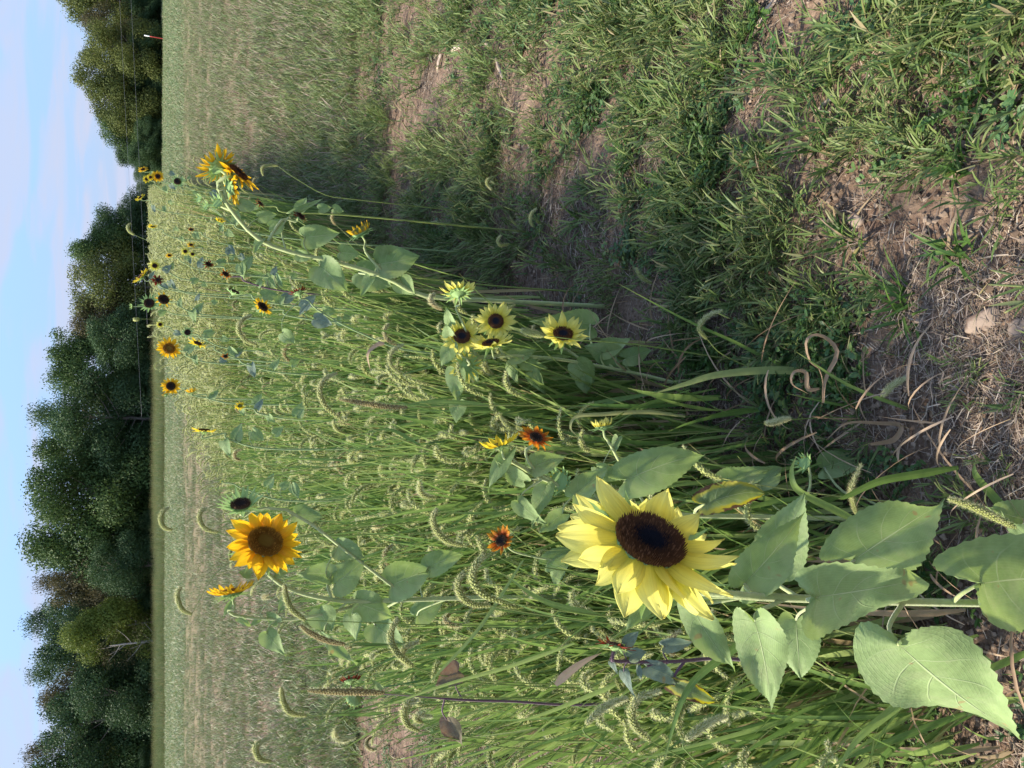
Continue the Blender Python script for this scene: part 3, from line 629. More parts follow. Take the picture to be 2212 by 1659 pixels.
FX = [
 ('tall foxtail whose long brown head curls like a hook, mid row', [(745, 912), (705, 880), (690, 845), (700, 820), (730, 805)], 1.75, [(830, 935), (910, 965), (1050, 1000), (1230, 1015)], .0058, [([(905, 960), (850, 930), (800, 928)], .009)]),
 ('foxtail with an upright straight tan head, nearly vertical', [(880, 880), (830, 878), (780, 870), (734, 863)], 1.7, [(1000, 877), (1150, 876), (1400, 885)], .0058, [([(1055, 876), (1000, 870), (930, 868), (880, 872)], .012)], True),
 ('foxtail head bending in an arc left of the tan leaf', [(865, 808), (845, 790), (842, 770), (852, 755), (872, 745)], 2.0, [(900, 830), (1000, 850), (1300, 850)], .0052, []),
 ('thick foxtail pair top one, curving beside the small rust flower', [(1000, 1178), (970, 1170), (945, 1150), (935, 1120), (945, 1098)], 1.35, [(1060, 1200), (1200, 1230), (1500, 1260)], .0055, []),
 ('thickest foxtail head, fat green arc left of the big pale sunflower', [(1085, 1300), (1045, 1285), (1022, 1255), (1025, 1225), (1045, 1195), (1030, 1160)], 1.25, [(1150, 1310), (1300, 1330), (1600, 1350)], .0068, [([(1300, 1330), (1180, 1300), (1080, 1235)], .012)]),
 ('foxtail bowing under the thickest head', [(1060, 1308), (1020, 1305), (995, 1285), (990, 1255), (1005, 1235)], 1.3, [(1150, 1325), (1300, 1345), (1600, 1370)], .0055, []),
 ('foxtail arching over the leaves right of the golden sunflower pair', [(660, 1340), (632, 1318), (618, 1290), (615, 1262)], 1.55, [(800, 1345), (950, 1350), (1300, 1350)], .0052, []),
 ('slanting straight ripe foxtail below the golden sunflowers', [(745, 1392), (710, 1385), (675, 1370), (648, 1350)], 1.5, [(800, 1396), (950, 1385), (1350, 1380)], .0052, [([(870, 1396), (820, 1394), (750, 1388)], .010)], True),
 ('foxtail arching high over the curled withered leaf', [(893, 1440), (862, 1415), (845, 1385), (848, 1355), (862, 1335)], 1.4, [(960, 1460), (1100, 1475), (1400, 1480)], .0058, []),
 ('second foxtail head hanging beside the high arch', [(888, 1440), (868, 1420), (875, 1400), (905, 1385)], 1.42, [(960, 1465), (1100, 1480), (1400, 1490)], .0052, []),
 ('lone foxtail arch against the bare soil, near the left edge', [(662, 1546), (628, 1540), (612, 1515), (608, 1485)], 1.6, [(760, 1540), (900, 1520), (1200, 1500)], .0052, [([(830, 1540), (770, 1544), (700, 1541)], .008)]),
 ('foxtail comma shaped, first from the left edge above the soil', [(585, 1645), (562, 1640), (552, 1620), (560, 1605), (590, 1592)], 1.7, [(700, 1700), (900, 1760)], .0055, []),
 ('small hooked foxtail over bare soil', [(745, 1572), (727, 1576), (722, 1590), (740, 1600), (770, 1592)], 1.6, [(830, 1545), (930, 1525), (1100, 1510)], .0048, []),
 ('hooked foxtail right of the wine red sunflower', [(905, 1580), (880, 1565), (872, 1540), (880, 1520), (905, 1512)], 1.4, [(1000, 1600), (1150, 1620), (1500, 1640)], .0052, []),
 ('drooping foxtail behind the hooked one', [(912, 1560), (900, 1555), (905, 1545), (935, 1548)], 1.45, [(1000, 1590), (1150, 1600), (1500, 1600)], .0045, []),
 ('foxtail arc standing alone before the far field', [(372, 1145), (355, 1140), (347, 1122), (352, 1105), (366, 1096)], 2.4, [(450, 1100), (560, 1040), (700, 1010)], .006, []),
 ('foxtail arc left of the golden sunflower, over the far field', [(414, 1327), (395, 1318), (386, 1300), (384, 1280), (392, 1268)], 2.0, [(470, 1235), (560, 1190), (700, 1150)], .005, []),
 ('foxtail bowing over furrows left of the green seed head', [(470, 1150), (445, 1143), (432, 1125), (433, 1105), (448, 1098)], 2.0, [(520, 1160), (640, 1160), (900, 1150)], .0052, []),
 ('foxtail leaning with a full crescent head at the top of the row', [(555, 745), (530, 735), (515, 712), (522, 692), (545, 680)], 2.2, [(620, 760), (760, 780), (1100, 780)], .006, []),
 ('large foxtail head leaning over bare soil below the flower cluster', [(1527, 732), (1512, 715), (1512, 700), (1530, 682), (1562, 670)], 1.55, [(1560, 765), (1640, 800), (1760, 830)], .0058, [([(1700, 800), (1600, 745), (1480, 690), (1330, 610)], .009)]),
 ('bright foxtail head pointing at the stones', [(1905, 858), (1915, 845), (1935, 828), (1967, 812)], 1.15, [(1960, 880), (2040, 910)], .0052, [([(1960, 885), (1830, 830), (1720, 760)], .008)]),
 ('foxtail head lying level, in front of the curled dry leaves', [(1652, 914), (1668, 913), (1685, 908), (1707, 903)], 1.3, [(1730, 905), (1850, 905), (2050, 940)], .0052, [([(2000, 930), (1900, 890), (1790, 870), (1700, 850)], .009)]),
 ('foxtail head hanging in the gap beside the yellowing leaf', [(1850, 1110), (1842, 1080), (1840, 1050), (1862, 1000)], 1.05, [(1860, 1130), (1960, 1150)], .0048, []),
 ('closest foxtail, head crossing in front of the big leaves at the lower right', [(2195, 1140), (2150, 1118), (2095, 1092), (2050, 1078)], .8, [(2240, 1140), (2400, 1160)], .0062, []),
 ('foxtail leaning right of the wine red sunflower stem', [(1405, 1600), (1372, 1570), (1365, 1535), (1385, 1505), (1430, 1492)], 1.05, [(1480, 1640), (1600, 1700)], .0055, []),
 ('foxtail diagonal head, left of the leaning one', [(1265, 1565), (1290, 1540), (1320, 1520), (1355, 1508)], 1.15, [(1270, 1590), (1400, 1660), (1600, 1700)], .0052, []),
 ('foxtail slanting low among blades near the left frame', [(1480, 1600), (1505, 1580), (1535, 1560), (1570, 1548)], 1.0, [(1480, 1620), (1560, 1690), (1700, 1760)], .005, []),
 ('pale fluffy foxtail head touching the pale flower beside the cluster', [(1175, 725), (1160, 722), (1142, 718), (1127, 714)], 1.65, [(1260, 735), (1380, 745), (1600, 780)], .0075, []),
 ('foxtail head among grass right of the row, lowest in the shade', [(1152, 490), (1146, 478), (1148, 462), (1160, 450)], 2.6, [(1180, 505), (1230, 530)], .0055, []),
 ('foxtail hook in the shade right of the flower cluster', [(1100, 527), (1082, 530), (1075, 520), (1082, 508)], 2.7, [(1150, 545), (1200, 560)], .0055, []),
 ('small foxtail arc over grass right of the row', [(1068, 382), (1056, 388), (1052, 398), (1062, 410)], 2.8, [(1090, 372), (1150, 372)], .0055, []),
 ('foxtail arc beside the tall leaning sunflower head', [(600, 358), (580, 357), (566, 364), (568, 380)], 3.6, [(630, 380), (700, 420), (760, 430)], .006, []),
 ('yellow green foxtail lying over straw litter', [(1968, 470), (1950, 455), (1932, 440), (1918, 430)], 1.22, [(1985, 475), (2005, 470)], .0052, []),
 ('foxtail head in the dark weeds', [(1555, 545), (1547, 530), (1549, 515), (1560, 505)], 1.75, [(1580, 560), (1640, 590)], .005, []),
 ('foxtail head over bare earth under the flower cluster', [(1408, 612), (1392, 604), (1380, 592), (1374, 578)], 1.95, [(1440, 640), (1500, 660)], .005, []),
 ('upright thin foxtail against the dark trees', [(288, 690), (294, 690), (301, 689)][::-1], 4.5, [(370, 690), (480, 695), (600, 700)], .010, []),
 ('foxtail bowing left before the trees at the top of the row', [(290, 507), (280, 500), (276, 490), (283, 482)], 4.6, [(320, 520), (420, 560), (600, 600)], .008, []),
]
FX.append(('reddish brown dry seed spike standing upright beside the dark red flower', [(830, 1497), (780, 1495), (720, 1494), (665, 1492)], 1.38, [(950, 1505), (1100, 1508), (1400, 1512)], .0058, [], True))
for e in FX: fox_custom(e[0], e[1], e[2], e[3], e[4], e[5], e[6] if len(e) > 6 else False)

# broad single leaves and dry curls of the row front
def reed(label, pts, y, wd, m=M_fox, c=.35, twist=0., name='grass_shoot', dy=None):
    P = [W(a, b, y+(dy[i] if dy else 0)) for i, (a, b) in enumerate(pts)]; base = P[0].copy(); mb = MB()
    ribbon(mb, smooth_path([p-base for p in P], 22), blade_w(wd), (CAM-P[0]).normalized(), c, 0, .3, 5, twist)
    o = empty(name, base, label, 'grass', 'long single grass leaves'); link('leaf', mb.mesh('leaf', m), o); return o
reed('broad pale green grass leaf lying across below the flower cluster', [(1800, 820), (1700, 800), (1560, 808), (1480, 830), (1405, 852)], 1.45, .020, c=.7)
reed('dry tan grass leaf curled into a loop over the soil', [(1778, 870), (1782, 820), (1808, 765), (1790, 735), (1762, 724), (1742, 738), (1750, 780), (1772, 800), (1779, 850), (1770, 900)], 1.2, .010, M_dry, .5, 1.5, 'dry_grass_shoot')
reed('twisted dry grass leaf folding over near the loop', [(1770, 840), (1745, 840), (1740, 805), (1715, 805), (1712, 830), (1745, 850)], 1.22, .010, M_dry, .6, 1.0, 'dry_grass_shoot')
reed('dry grass leaf arching in two bends above the yellowing leaf', [(1880, 960), (1930, 950), (1945, 920), (1900, 915), (1830, 915), (1785, 950)], 1.15, .012, M_dry, .5, .8, 'dry_grass_shoot')
reed('dry grass leaf bent low beside the stones', [(2010, 900), (2020, 870), (2040, 830), (2080, 825)], 1.1, .010, M_dry, .6, .8, 'dry_grass_shoot')
reed('pointed dry leaf hanging at the foot of the foxtail clump', [(2060, 870), (2095, 895), (2115, 930), (2160, 950)], 1.05, .016, M_dry, .3, .5, 'dry_grass_shoot')
reed('long green grass leaf slanting across the lower right', [(2070, 1010), (1980, 1025), (1900, 1040), (1830, 1072), (1810, 1078)], 1.0, .016, c=.2)
reed('green grass leaf arched behind the bowing sunflower leaf', [(1860, 1130), (1800, 1100), (1725, 1060), (1710, 1020), (1720, 985)], 1.0, .014, c=.5)
reed('wide green leaf slanting up beside the big leaf bunch', [(2212, 1170), (2160, 1090), (2110, 1030), (2105, 1000)], .95, .018, c=.45)
reed('bright grass leaf with a curled tan tip beside the small pale bud flower', [(1480, 900), (1400, 890), (1300, 895), (1245, 900), (1232, 925), (1250, 945)], 1.5, .010, c=.75)
reed('tan dry leaf folded between green blades beside the upright foxtail', [(830, 742), (815, 745), (795, 765), (800, 800)], 1.9, .012, M_dry, .6, 1., 'dry_grass_shoot')
reed('dry tan leaf blade sticking up left of the wine red sunflower', [(1200, 1480), (1225, 1455), (1260, 1430), (1300, 1410)], 1.2, .015, M_dry, .8, .3, 'dry_grass_shoot')
reed('long bright leaf slanting by the small purple stemmed sunflower', [(1130, 1210), (1040, 1350), (960, 1440), (900, 1500)], 1.3, .007, c=.7)
reed('wide green leaf crossing the purple sunflower stem', [(1240, 1390), (1100, 1440), (960, 1480), (780, 1545)], 1.2, .007, c=.55)
reed('long green leaf cutting across the bottom left blades', [(1700, 1330), (1560, 1420), (1480, 1500), (1430, 1659)], 1.0, .014, c=.3)
reed('bright arched leaf at the lower edge beside the biggest sunflower leaf', [(1990, 1480), (1920, 1540), (1850, 1600), (1800, 1680)], .85, .014, c=.55)
reed('green grass leaf lying over soil right of the biggest leaf', [(2240, 1400), (2150, 1440), (2060, 1480), (1990, 1560)], .8, .012, c=.3)
reed('wide smooth grass leaf beside the tangled foot of the row', [(1330, 1480), (1280, 1500), (1180, 1540), (1080, 1570)], 1.1, .008, c=.55)
# loose foot litter of dry curls
mbd = MB()
for i in range(260):
    y = rnd.uniform(.75, 2.6); x = rnd.uniform(edge_l(y)*.6, edge_r(y)+.08); 
    A = arc((x, y, Hh(x, y)+rnd.uniform(.0, .25)), rnd.random()*6.283, rnd.uniform(.08, .3), rnd.uniform(.4, 1.5), rnd.uniform(.3, 2.6), 9)
    ribbon(mbd, A, blade_w(rnd.uniform(.003, .007)), Vector((rnd.uniform(-1, 1), rnd.uniform(-1, 1), .6)), rnd.random(), 0, .5, 3, rnd.uniform(-2, 2))
tag(link('dry_grass_tangle', mbd.mesh('dry_grass_tangle', M_dry)), 'tangle of dry tan grass leaves around the foot of the row', 'dry grass', kind='stuff')

# ------------------------------------------------------------------ sunflowers
def leaf_mesh(L_, Wd, m, rows=26, cols=11, droop=.35, cup=.25, wav=.11, seed=0):
    rr = random.Random(seed); vs = []; fs = []; uv = []; ph = rr.random()*6; ph2 = rr.random()*6; tw = rr.uniform(-.3, .3); sk = rr.uniform(-.12, .12)
    EC = [(0, .0), (-.10, .10), (-.145, .24), (-.09, .38), (.06, .475), (.24, .49), (.42, .435), (.60, .325), (.77, .19), (.90, .075), (1, 0)]
    for i in range(rows):
        u = i/(rows-1); q = u*10; k0 = min(int(q), 9); fq = q-k0; pa, pb, pc, pd = EC[max(0, k0-1)], EC[k0], EC[k0+1], EC[min(10, k0+2)]
        cr = lambda a, b, c, d: .5*((2*b)+(c-a)*fq+(2*a-5*b+4*c-d)*fq*fq+(3*b-a-3*c+d)*fq**3)
        ex, ey = cr(pa[0], pb[0], pc[0], pd[0]), max(0, cr(pa[1], pb[1], pc[1], pd[1])); mx_ = u**1.5
        tooth = 1+(.045 if i % 2 else -.01)*(1 if 2 < i < rows-3 else 0)
        for j in range(cols):
            v = -1+2*j/(cols-1); av = abs(v); tt = tooth if av == 1 else 1
            xn = mx_*(1-av)+ex*av+(.012 if tt > 1.01 else 0); yn = ey*v*Wd*tt*(1+.06*math.sin(ph+u*5+v)); w_ = ey*Wd
            ax = math.sin(droop*xn)/droop if abs(droop) > .01 else xn; az_ = -(1-math.cos(droop*xn))/max(.01, abs(droop))*(1 if droop > 0 else -1)
            z = az_*L_+cup*av**1.5*w_+wav*L_*math.sin(u*9+ph+v*1.5)*av**2*.7+0.016*L_*math.sin(u*24-av*7+ph2)*av*(1-av*.5)*(1 if u < .85 else 0)+tw*v*w_*u
            vs.append((ax*L_, yn+sk*max(0, xn)**2*L_, z)); uv.append((u, v))
    for i in range(rows-1):
        for j in range(cols-1):
            a = i*cols+j; fs.append((a, a+1, a+cols+1, a+cols))
    mb = MB(); mb.add(vs, fs, uv, rr.random()); return mb.mesh('leaf', m)
LM = {'g': M_leaf, 'y': M_leafy, 'd': M_leafd, 's': M_leafs, 'p': M_leafp}
def frame(x, n):
    x = x.normalized(); z = (n-x*n.dot(x)).normalized(); y = z.cross(x); return Matrix((x, y, z)).transposed()
petal_cache = {}
def petal_mesh(kind, v, curl=0., wd=.30, Lp=1.0, rows=12, cols=9):
    key = (kind, v, curl, wd)
    if key in petal_cache: return petal_cache[key]
    rr = random.Random(v*31+5); vs = []; fs = []; uv = []; tw = rr.uniform(-.9, .9); bend = rr.uniform(-.55, .4)+curl; side = rr.uniform(-.16, .16)
    for i in range(rows):
        u = i/(rows-1); w_ = wd*.5*(math.sin(math.pi*min(1, .16+.84*u)**.9))**.75*(1.0 if u < .8 else 1-(u-.8)*1.6)
        w_ = max(w_, .006); zc = bend*u*u*.6
        for j in range(cols):
            v_ = -1+2*j/(cols-1); rid = .020*math.cos(v_*8.5+v)*(1-abs(v_)*.3)+.012*math.sin(u*7+v*2)*v_
            yy_ = v_*w_; zz_ = zc-.35*w_*v_*v_+rid*(.3+u); a = tw*u
            vs.append((u*Lp*(1-.12*abs(bend)*u), yy_*math.cos(a)-zz_*math.sin(a)*0+side*u*u, zz_+yy_*math.sin(a))); uv.append((u, v_))
    for i in range(rows-1):
        for j in range(cols-1):
            a = i*cols+j; fs.append((a, a+1, a+cols+1, a+cols))
    mb = MB(); mb.add(vs, fs, uv, rr.random()); petal_cache[key] = mb.mesh('petal', M_pet[kind]); return petal_cache[key]
misc = {}
def bract_mesh(v):
    if ('b', v) in misc: return misc[('b', v)]
    rr = random.Random(v+77); mb = MB(); P = [Vector((u*1.0, 0, .05*math.sin(u*3)+rr.uniform(.1, .35)*u*u)) for u in [i/7 for i in range(8)]]
    ribbon(mb, P, lambda f: max(.004, .19*(1-f)**.8*min(1, .6+f*2.5)), Vector((0, 0, 1)), rr.random(), 0, -.3, 5)
    misc[('b', v)] = mb.mesh('bract', M_bract); return misc[('b', v)]
def recep_mesh():
    if 'r' in misc: return misc['r']
    mb = MB(); pr = [(.12, -.75), (.18, -.62), (.42, -.48), (.78, -.30), (1.0, -.10), (1.02, .02), (.9, .05)]; n = 20; vs = []; fs = []
    for r_, z in pr:
        for j in range(n): a = 6.2832*j/n; vs.append((r_*math.cos(a)*(1+.03*math.sin(a*9)), r_*math.sin(a), z))
    for i in range(len(pr)-1):
        for j in range(n): k = (j+1) % n; fs.append((i*n+j, i*n+k, (i+1)*n+k, (i+1)*n+j))
    fs.append(tuple(range(n))[::-1]); fs.append(tuple(range((len(pr)-1)*n, len(pr)*n))); mb.add(vs, fs); misc['r'] = mb.mesh('flower_head', M_recep); return misc['r']
def disc_mesh(kind, hi):
    if ('d', kind, hi) in misc: return misc[('d', kind, hi)]
    mb = MB(); n = 28; rings = 8; vs = [(0, 0, .13)]; uv = [(0, 0)]; fs = []
    prof = lambda q: .13+.07*math.sin(q*2.6)-.14*q**6
    for i in range(1, rings+1):
        q = i/rings
        for j in range(n): a = 6.2832*j/n; vs.append((q*.98*math.cos(a), q*.98*math.sin(a), prof(q))); uv.append((q, 0))
    for j in range(n): fs.append((0, 1+j, 1+(j+1) % n))
    for i in range(rings-1):
        for j in range(n): a = 1+i*n+j; b = 1+i*n+(j+1) % n; fs.append((a, a+n, b+n, b))
    mb.add(vs, fs, uv, .5); N_ = 1500 if hi else 300; big = 1 if hi else 2.0
    for i in range(N_):
        q = math.sqrt((i+.5)/N_); a = i*2.39996; outer = q > .5
        h = (.05 if q < .4 else .07+.12*((q-.4)/.6)*rnd.uniform(.4, 1.4))*(1 if hi else 1); r_ = (.016 if outer else .012)*big
        c = Vector((q*math.cos(a), q*math.sin(a), prof(q))); ax = Vector((c.x*.35*q, c.y*.35*q, 1)).normalized(); e = ax.orthogonal().normalized()*r_; f = ax.cross(e)
        o = c+ax*h
        mb.add([c+e, c-e*.5+f*.87, c-e*.5-f*.87, o+e*1.1*rnd.uniform(.5, 1.2), o-e*.5+f*.8, o-e*.5-f*.8, o+ax*h*.35], [(0, 1, 4, 3), (1, 2, 5, 4), (2, 0, 3, 5), (3, 4, 6), (4, 5, 6), (5, 3, 6)], [(q, 0)]*7, rnd.random())
    misc[('d', kind, hi)] = mb.mesh('disc', M_disc[kind], False); return misc[('d', kind, hi)]
EAST = Vector((.84, -.60, .08))
def face(r_, u_, t_, px, py):      # facing given as right / up / towards the viewer
    d = ray(px, py).normalized(); rt = (R_-d*R_.dot(d)).normalized(); up = rt.cross(d)
    return (rt*r_+up*u_-d*t_).normalized()
def head(root, kind, pos, Rr, n, disc='dark', rd=.4, npet=20, elev=-.12, state='open', hi=False, wd=.40, curl=0., seed=0, layers=2, nb=14, blen=.55):
    rr = random.Random(seed*7+3); zq = n.to_track_quat('Z', 'Y').to_matrix().to_4x4(); rl = root.location
    h = link('flower_head', recep_mesh(), root, Matrix.Translation(pos-rl) @ zq @ Matrix.Rotation(rr.random()*6, 4, 'Z') @ Matrix.Scale(Rr*rd, 4))
    if state != 'bud': link('disc', disc_mesh(disc, hi), h)
    k = 1/rd; pl = (1-rd*.9)*k
    for i in range(npet):
        a = 6.2832*(i+rr.uniform(-.3, .3))/npet; lay = i % 2 if layers > 1 else 0
        ln = pl*rr.uniform(.78, 1.08); e = elev+(.12 if lay else -.05)+rr.gauss(0, .07)
        if state == 'bud': e = 1.15+rr.gauss(0, .1); ln *= .5
        if state == 'withered': e += rr.gauss(0, .35); ln *= rr.uniform(.5, .9)
        M = Matrix.Rotation(a, 4, 'Z') @ Matrix.Translation((.93, 0, .0+.04*lay)) @ Matrix.Rotation(-e, 4, 'Y') @ Matrix.Rotation(rr.gauss(0, .12), 4, 'X') @ Matrix.Diagonal((ln, ln, ln, 1))
        link('petal', petal_mesh(kind, rr.randrange(6), curl, wd), h, M)
    for i in range(nb):
        a = 6.2832*(i+rr.uniform(-.2, .2))/nb; bl = blen*k*rr.uniform(.75, 1.1)
        e = {'open': -.35, 'spent': .25, 'bud': .75, 'withered': -.1}[state]+rr.gauss(0, .15)
        M = Matrix.Rotation(a, 4, 'Z') @ Matrix.Translation((.82, 0, -.22)) @ Matrix.Rotation(-e, 4, 'Y') @ Matrix.Diagonal((bl, bl, bl, 1))
        link('bract', bract_mesh(rr.randrange(5)), h, M)
    return h
def plant(label, y, stem, heads, leaves=(), r=.006, stemm=M_stem, group='sunflowers in the row', rtop=.55, hairy=False, cat='sunflower'):
    S = [W(p[0], p[1], y+(p[2] if len(p) > 2 else 0)) for p in stem]
    base = Vector((S[-1].x, S[-1].y, 0))
    if S[-1].z > .02:
        S.append(Vector((S[-1].x+(S[-1].x-S[-2].x)*.15, S[-1].y, min(S[-1].z*.5, .3)))); S.append(Vector((S[-1].x, S[-1].y, -.03))); base = Vector((S[-1].x, S[-1].y, 0))
    root = empty('sunflower', base, label, cat, group)
    hd = []
    for i, q in enumerate(heads):
        q = dict(q); px, py = q.pop('at'); Rp = q.pop('R'); dy = q.pop('dy', 0); fr = q.pop('frm', None); n = q.pop('n', None); fc = q.pop('f', None)
        pos = W(px, py, y+dy); Rr = Rp*pxm(px, py, y+dy)
        if n is None: n = face(*fc, px, py) if fc else (EAST+Vector((rnd.gauss(0, .12), rnd.gauss(0, .15), rnd.gauss(0, .12)))).normalized()
        rd = q.get('rd', .4); back = pos-n*(Rr*rd*.7)
        if i == 0 and fr is None: S = [back]+[back-n*(Rr*.35)]+S[0:]
        else:
            A = [back, back-n*(Rr*.4)]+[W(a, b, y) for a, b in (fr or [])]
            mb = MB(); tube(mb, [p-base for p in smooth_path(A, 10)], lambda f: r*.42+r*.15*f, 6); link('branch', mb.mesh('branch', stemm), root)
        head(root, q.pop('kind'), pos, Rr, n, seed=int(px*3+py), **q)
    Sp = smooth_path([p-base for p in S], 34); mb = MB()
    tube(mb, Sp, lambda f: r*(rtop+(1-rtop)*f), 9)
    if hairy:
        for i in range(2600):
            f = rnd.random()*.995; j = min(int(f*33), 32); p = Sp[j].lerp(Sp[j+1], f*33-j); t = (Sp[j+1]-Sp[j]).normalized(); o = Quaternion(t, rnd.random()*6.283) @ t.orthogonal().normalized(); rr_ = r*(rtop+(1-rtop)*f)*.95
            sd = t*.00022; mb.add([p+o*rr_-sd, p+o*rr_+sd, p+o*(rr_+rnd.uniform(.0012, .0028))+t*rnd.uniform(-.001, .001)], [(0, 1, 2)], None, 1)
    link('stem', mb.mesh('stem', stemm), root)
    for k, lf in enumerate(leaves):
        (bx, by), (tx, ty), wpx, m = lf[:4]; opt = lf[4] if len(lf) > 4 else {}
        yl = y+opt.get('dy', 0); B = W(bx, by, yl); T = W(tx, ty, yl+opt.get('ty', 0)); dq = opt.get('droop', rnd.uniform(.12, .45)); n = (CAM-B).normalized()*opt.get('c', 1)+Vector((0, 0, opt.get('u', .55)))+Vector((opt.get('sx', 0), 0, 0))
        F = frame(T-B, n) @ Matrix.Rotation(-dq/2, 3, 'Y'); Ln = (T-B).length*dq/(2*math.sin(dq/2)); Wd = .9*wpx*pxm(bx, by, yl)*opt.get('wf', 1)
        me = leaf_mesh(Ln, Wd, LM[m], droop=dq, cup=opt.get('cup', rnd.uniform(.05, .3)), seed=int(bx*7+by), rows=47 if Wd > .05 else 23, cols=13 if Wd > .05 else 9)
        lo = link('leaf', me, root, Matrix.Translation(B-base) @ F.to_4x4())
        if m in 'dp': lo['label'] = 'withering leaf with yellow and brown edges'
        if 'p' in opt: s0 = W(*opt['p'], y)-base
        else:
            tgt = B-base; s0 = min(Sp, key=lambda q: (q-(tgt+Vector((0, 0, -.25*Ln)))).length)
        e0 = B-base; md = s0.lerp(e0, .55)+Vector((0, 0, .18*(e0-s0).length))
        mb = MB(); inv = (Matrix.Translation(B-base) @ F.to_4x4()).inverted()
        pr_ = max(.0009, min(.0028, Ln*.022)); tube(mb, [inv @ p for p in smooth_path([s0, md, e0], 9)], lambda f: pr_*(1.25-.45*f), 6); link('petiole', mb.mesh('petiole', stemm), lo)
    return root

# the big pale one in front
nF = face(.72, -.32, .61, 1402, 1170)
plant('largest pale yellow sunflower with a big dark brown centre, closest to the viewer', .72,
  [(1590, 1285), (1680, 1291), (1850, 1297), (2000, 1301), (2212, 1306), (2420, 1320)],
  [dict(at=(1402, 1172), R=206, kind='pale', n=nF, disc='dark', rd=.365, npet=27, elev=-.15, hi=True, wd=.54, nb=18, curl=-.12)],
  [((1608, 1262), (1742, 1110), 105, 'g', dict(dy=.02, u=.3, sx=-.5, cup=.5, p=(1640, 1289))),
   ((1676, 1222), (1735, 1062), 125, 'g', dict(dy=.09, u=.1, sx=.5, cup=.35, p=(1725, 1291))),
   ((1845, 1210), (2045, 1092), 190, 'g', dict(dy=.03, u=.1, sx=.55, cup=.12, droop=.3, p=(1800, 1292))),
   ((1762, 1290), (1997, 1232), 200, 'g', dict(dy=-.06, u=.45, sx=-.55, cup=.15, droop=.25, p=(1775, 1295))),
   ((1942, 1393), (2179, 1592), 250, 'g', dict(dy=-.07, u=.35, sx=-.4, cup=.08, droop=.2, p=(1950, 1303))),
   ((2113, 1262), (2390, 1215), 230, 'g', dict(dy=-.03, u=.3, cup=.1, p=(2055, 1303))),
   ((1719, 1339), (1722, 1468), 105, 'g', dict(dy=.05, u=-.3, cup=.3, p=(1775, 1297))),
   ((1629, 1339), (1688, 1526), 122, 'g', dict(dy=-.03, u=.2, cup=.2, p=(1700, 1292))),
   ((1494, 1311), (1571, 1452), 80, 'g', dict(dy=.03, u=.3, cup=.25, p=(1600, 1290))),
   ((1408, 1288), (1345, 1358), 50, 'g', dict(dy=.06, u=.3, cup=.4, p=(1570, 1290))),
   ((2212, 1120), (2130, 1108), 85, 'g', dict(dy=.12, u=.4, p=(2300, 1310))),
   ((2260, 1200), (2170, 1112), 90, 'y', dict(dy=.08, u=.4, p=(2320, 1310)))],
  r=.0062, rtop=.72, hairy=True)
# second plant: buds and the large dark leaf behind the big flower
plant('branching sunflower with an opening yellow bud and a rust striped flower, behind the largest one', 1.15,
  [(1180, 1030), (1225, 1060), (1330, 1095), (1460, 1112), (1720, 1118), (1960, 1125)],
  [dict(at=(1208, 1040), R=34, kind='yel', f=(.15, .35, .9), state='bud', rd=.62, npet=14, nb=16, blen=.9, frm=[(1240, 1062)]),
   dict(at=(1080, 962), R=48, kind='yel', f=(.85, .30, .1), rd=.36, npet=16, elev=.45, disc='green', frm=[(1110, 1000), (1160, 1030), (1200, 1045)]),
   dict(at=(1158, 945), R=42, kind='rust', f=(.72, -.3, .6), rd=.34, npet=15, elev=.1, disc='black', curl=-.3, frm=[(1135, 975), (1150, 1010), (1200, 1045)], dy=-.02),
   dict(at=(1302, 920), R=34, kind='pale', f=(.98, .18, .1), rd=.5, npet=16, elev=.95, disc='green', nb=16, blen=.6, frm=[(1315, 955), (1345, 1010), (1400, 1100)]),
   dict(at=(1262, 1172), R=26, kind='yel', f=(.1, .5, .8), state='bud', rd=.6, npet=8, nb=16, blen=1.1, frm=[(1290, 1130), (1330, 1095)]),
   dict(at=(1738, 1000), R=22, kind='yel', f=(.2, .4, .8), state='bud', rd=.6, npet=6, nb=14, blen=1.0, frm=[(1750, 1050), (1730, 1110)])],
  [((1351, 1038), (1514, 968), 108, 'g', dict(cup=.1, u=.4, dy=-.03, droop=.7)),
   ((1150, 1010), (1220, 980), 60, 'g', dict(cup=.3)), ((1180, 1050), (1150, 1140), 45, 'g', {}),
   ((1130, 1040), (1065, 1000), 42, 'g', {}), ((1240, 1070), (1320, 1010), 60, 'g', dict(dy=-.02)),
   ((1100, 975), (1050, 1060), 45, 'g', dict(c=.6)), ((1215, 1110), (1160, 1150), 45, 'g', {}), ((1120, 1085), (1180, 1140), 40, 'g', {}),
   ((1290, 1010), (1340, 1040), 40, 'g', {}), ((1335, 945), (1325, 985), 26, 'g', {}), ((1290, 1070), (1350, 1090), 50, 'g', {}),
   ((1524, 1088), (1645, 1050), 70, 'd', dict(cup=.9, droop=1.2, dy=-.05)), ((1560, 1050), (1662, 1005), 70, 'y', dict(dy=.04)),
   ((1640, 1045), (1690, 1010), 60, 'y', dict(dy=.08)), ((1780, 1010), (1880, 985), 70, 'g', dict(dy=.15, u=1)), ((1820, 1020), (1900, 1060), 60, 'g', dict(dy=.2, u=1))],
  r=.0052, rtop=.55, hairy=True)
plant('small rust and yellow sunflower in the blades just left of the largest one', 1.55,
  [(1120, 1195), (1230, 1215), (1400, 1230)],
  [dict(at=(1083, 1168), R=37, kind='rust', f=(.35, .45, .8), rd=.36, npet=16, elev=.35, disc='black')],
  [((1180, 1220), (1240, 1180), 50, 'g', {}), ((1210, 1215), (1200, 1270), 50, 'g', {})], r=.003)
